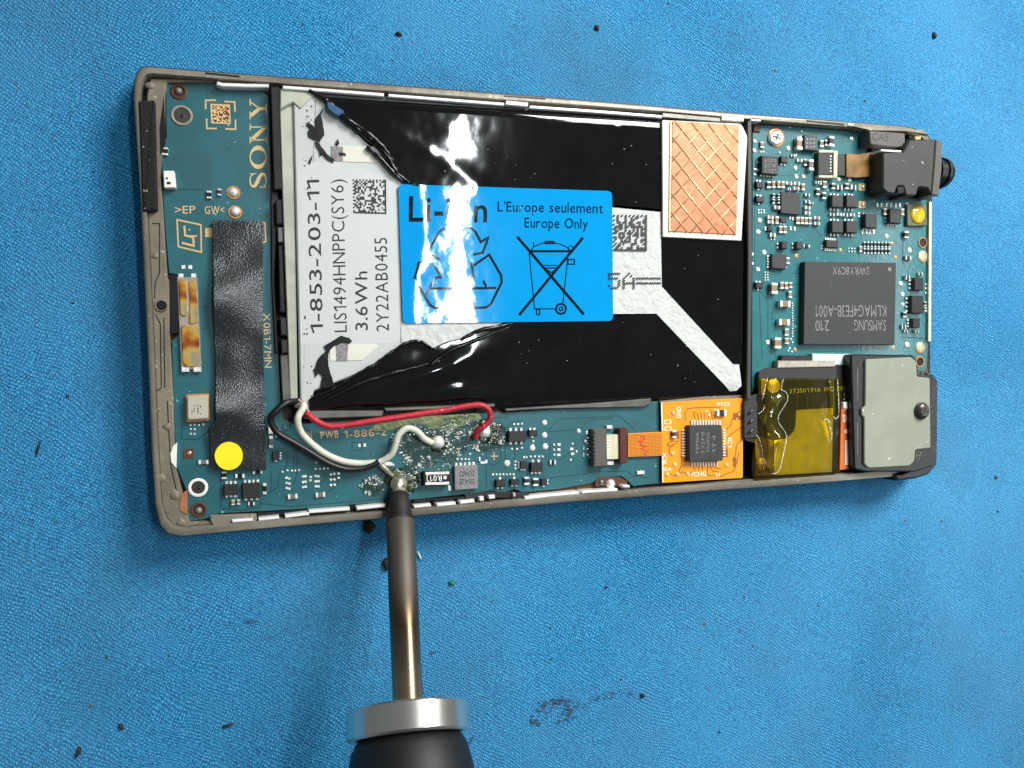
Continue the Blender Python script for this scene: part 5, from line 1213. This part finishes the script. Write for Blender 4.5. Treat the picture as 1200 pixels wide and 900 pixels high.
cw = at(838, 143)[1]; d0 = at(829, 1)[0]; d1 = d0+(at(868, 1)[0]-d0)*.92
lathe('collar', [(d0+.15, at(834, 36)[1]*.9), (d0, cw*.8), (d0, cw*.96), (d0+.25, cw), (d1-.25, cw), (d1, cw*.96), (d1, cw*.85)], M['alu'], iron, 64)
g0 = d1-.05
lathe('grip', [(g0, cw*.8), (g0+.3, cw*.86), (g0+1.2, cw*.93), (g0+3.5, cw*1.0), (g0+8, cw*1.04), (g0+20, cw*1.0), (g0+60, cw*.92), (g0+90, cw*.95), (g0+92, cw*.8)], M['grip'], iron, 64)

# ------------------------------------------------------------------ crumbs and lint on the cloth
def lump(x, y, wpx, hpx, m, name, label, cat, group=None, hh=.5, rot=0, seed=0):
    rg = random.Random(seed+int(x*7+y)); k = mmpx(x, y, 0); c = U(x, y, 0); zb = hz(c.x, c.y); n = 9; mb = MB(); rings = []
    wv = [rg.uniform(.65, 1.2) for _ in range(n)]; a0 = R(rot)
    for f_, z in ((.85, -.3), (1, min(.05, hh*.3)), (.85, hh*.5), (.45, hh)):
        ring_ = []
        for i in range(n):
            a = 2*math.pi*i/n; lx = math.cos(a)*wpx/2*k*wv[i]*f_; ly = math.sin(a)*hpx/2*k*wv[i]*f_
            ring_.append(Vector((c.x+lx*math.cos(a0)+ly*math.sin(a0), c.y-lx*math.sin(a0)+ly*math.cos(a0), z+zb+rg.uniform(-.04, .04)*min(1, hh*3))))
        rings.append(ring_)
    mb.loops(rings, 0); return mb.build(name, m, None, smooth=True, label=label, cat=cat, group=group)
lump(432, 617, 17, 20, M['crumb'], 'flux_lump', 'dark brown lump just below the phone edge, left of the iron tip', 'flux lump', hh=1.2)
lump(453, 662, 9, 18, M['crumb'], 'flux_lump', 'brown crumbly scrap peeking out left of the iron barrel', 'scrap', hh=.8)
lump(530, 684, 8, 8, M['crumb_g'], 'green_crumb', 'small green crumb on the cloth right of the iron barrel', 'crumb', hh=.5)
lump(508, 766, 10, 4, M['lint'], 'grey_fleck', 'flat grey fleck right of the iron barrel above the collar', 'fleck', hh=.2)
lump(492, 652, 2.6, 12, M['white'], 'white_sliver', 'thin white sliver beside the right side of the iron barrel', 'sliver', hh=.4, rot=-25)
lump(494, 808, 6, 22, M['crumb'], 'dark_scrap', 'dark scrap against the barrel just above the collar', 'scrap', hh=.8)
lump(553, 868, 4, 12, M['lint'], 'grey_fleck', 'grey sliver at the lower right of the silver collar', 'fleck', hh=.3, rot=30)
lump(92, 881, 6, 14, M['crumb'], 'dark_scrap', 'dark scrap at the bottom left corner of the cloth', 'scrap', hh=.5, rot=15)
lump(267, 851, 18, 4, M['crumb'], 'dark_splinter', 'dark splinter on the cloth left of the iron handle', 'splinter', hh=.4, rot=-8)
lump(142, 852, 5, 11, M['crumb'], 'dark_scrap', 'small dark curl near the lower left, right of the corner scrap', 'scrap', hh=.4, rot=-30)
lump(294, 729, 19, 5, M['lint'], 'grey_fleck', 'long grey fleck below the lower left part of the phone', 'fleck', hh=.15, rot=6)
lump(45, 524, 2.5, 22, M['crumb'], 'dark_splinter', 'thin dark splinter left of the phone, near the left photo edge', 'splinter', hh=.3, rot=15)
lump(467, 39, 9, 6, M['crumb'], 'dark_crumb', 'black crumb near the top edge above the battery, left of the tiny specks', 'crumb', hh=.5)
lump(699, 33, 6, 9, M['crumb'], 'dark_crumb', 'black crumb on the cloth above the middle of the phone', 'crumb', hh=.5)
lump(1095, 42, 7, 9, M['crumb'], 'dark_crumb', 'dark crumb near the upper right corner of the cloth', 'crumb', hh=.5)
lump(752, 814, 6, 6, M['crumb'], 'dark_crumb', 'black crumb beside the lint strands at lower middle', 'crumb', hh=.5)
for x, y, s, c in ((1014, 118, 5, 0), (908, 82, 6, 0), (1039, 89, 4, 0), (783, 4, 6, 0), (460, 70, 5, 0), (355, 28, 5, 0), (198, 807-37, 5, 0), (125, 771, 6, 0), (106, 828, 7, 0), (711, 689, 6, 0), (873, 700, 6, 0), (960, 710, 5, 0), (825, 732, 6, 0), (884, 757, 6, 0), (868, 740, 6, 0),
                   (861, 610, 5, 0), (1168, 599, 7, 0), (1104, 611, 4, 0), (646, 737, 5, 0), (646, 773, 5, 0), (727, 796, 5, 0), (829, 807, 5, 0), (843, 858, 6, 0), (845, 641, 4, 0), (110, 201, 4, 0), (85, 355, 8, 0), (79, 465, 7, 0), (62, 441, 5, 0), (1009, 672, 4, 0), (565, 819, 4, 0), (226, 716, 4, 0), (1167, 560, 9, 0), (70, 749, 4, 0), (1094, 754, 4, 0), (577, 706, 5, 0), (1061, 610, 4, 0)):
    lump(x, y, s*.62, s*.62*random.uniform(.6, 1.3), M['speck%d' % random.randint(0, 1)], 'tiny_speck', 'tiny dark speck of dirt lying on the blue cloth', 'speck', 'tiny dark specks scattered on the cloth', hh=.08, rot=random.uniform(0, 90))
rg = random.Random(3); mb = MB()
path = spline([(625, 852), (632, 838), (640, 827), (652, 821), (664, 824), (667, 838), (658, 842)], 8)
path2 = spline([(664, 828), (685, 823), (705, 818), (725, 813), (745, 812)], 8)
for k in range(190):
    if k < 120: p = rg.choice(path); sp = 3.6; s_ = rg.uniform(1.2, 3.6)
    else: p = rg.choice(path2); sp = 3; s_ = rg.uniform(.7, 2.0)
    x, y = p.x+rg.gauss(0, sp), p.y+rg.gauss(0, sp); n_ = rg.randint(5, 8); ph = rg.uniform(0, 6)
    q_ = U(x, y, 0); z1 = hz(q_.x, q_.y)+.03+rg.uniform(0, .07)
    mb.prism([(x+s_*rg.uniform(.3, 1.2)*math.cos(ph-2*math.pi*i/n_), y+s_*.6*rg.uniform(.3, 1.2)*math.sin(ph-2*math.pi*i/n_)) for i in range(n_)], z1-.3, z1)
mb.build('lint_smear', M['lint'], None, label='grey smear of lint on the cloth at lower middle, right of the iron collar', cat='lint')
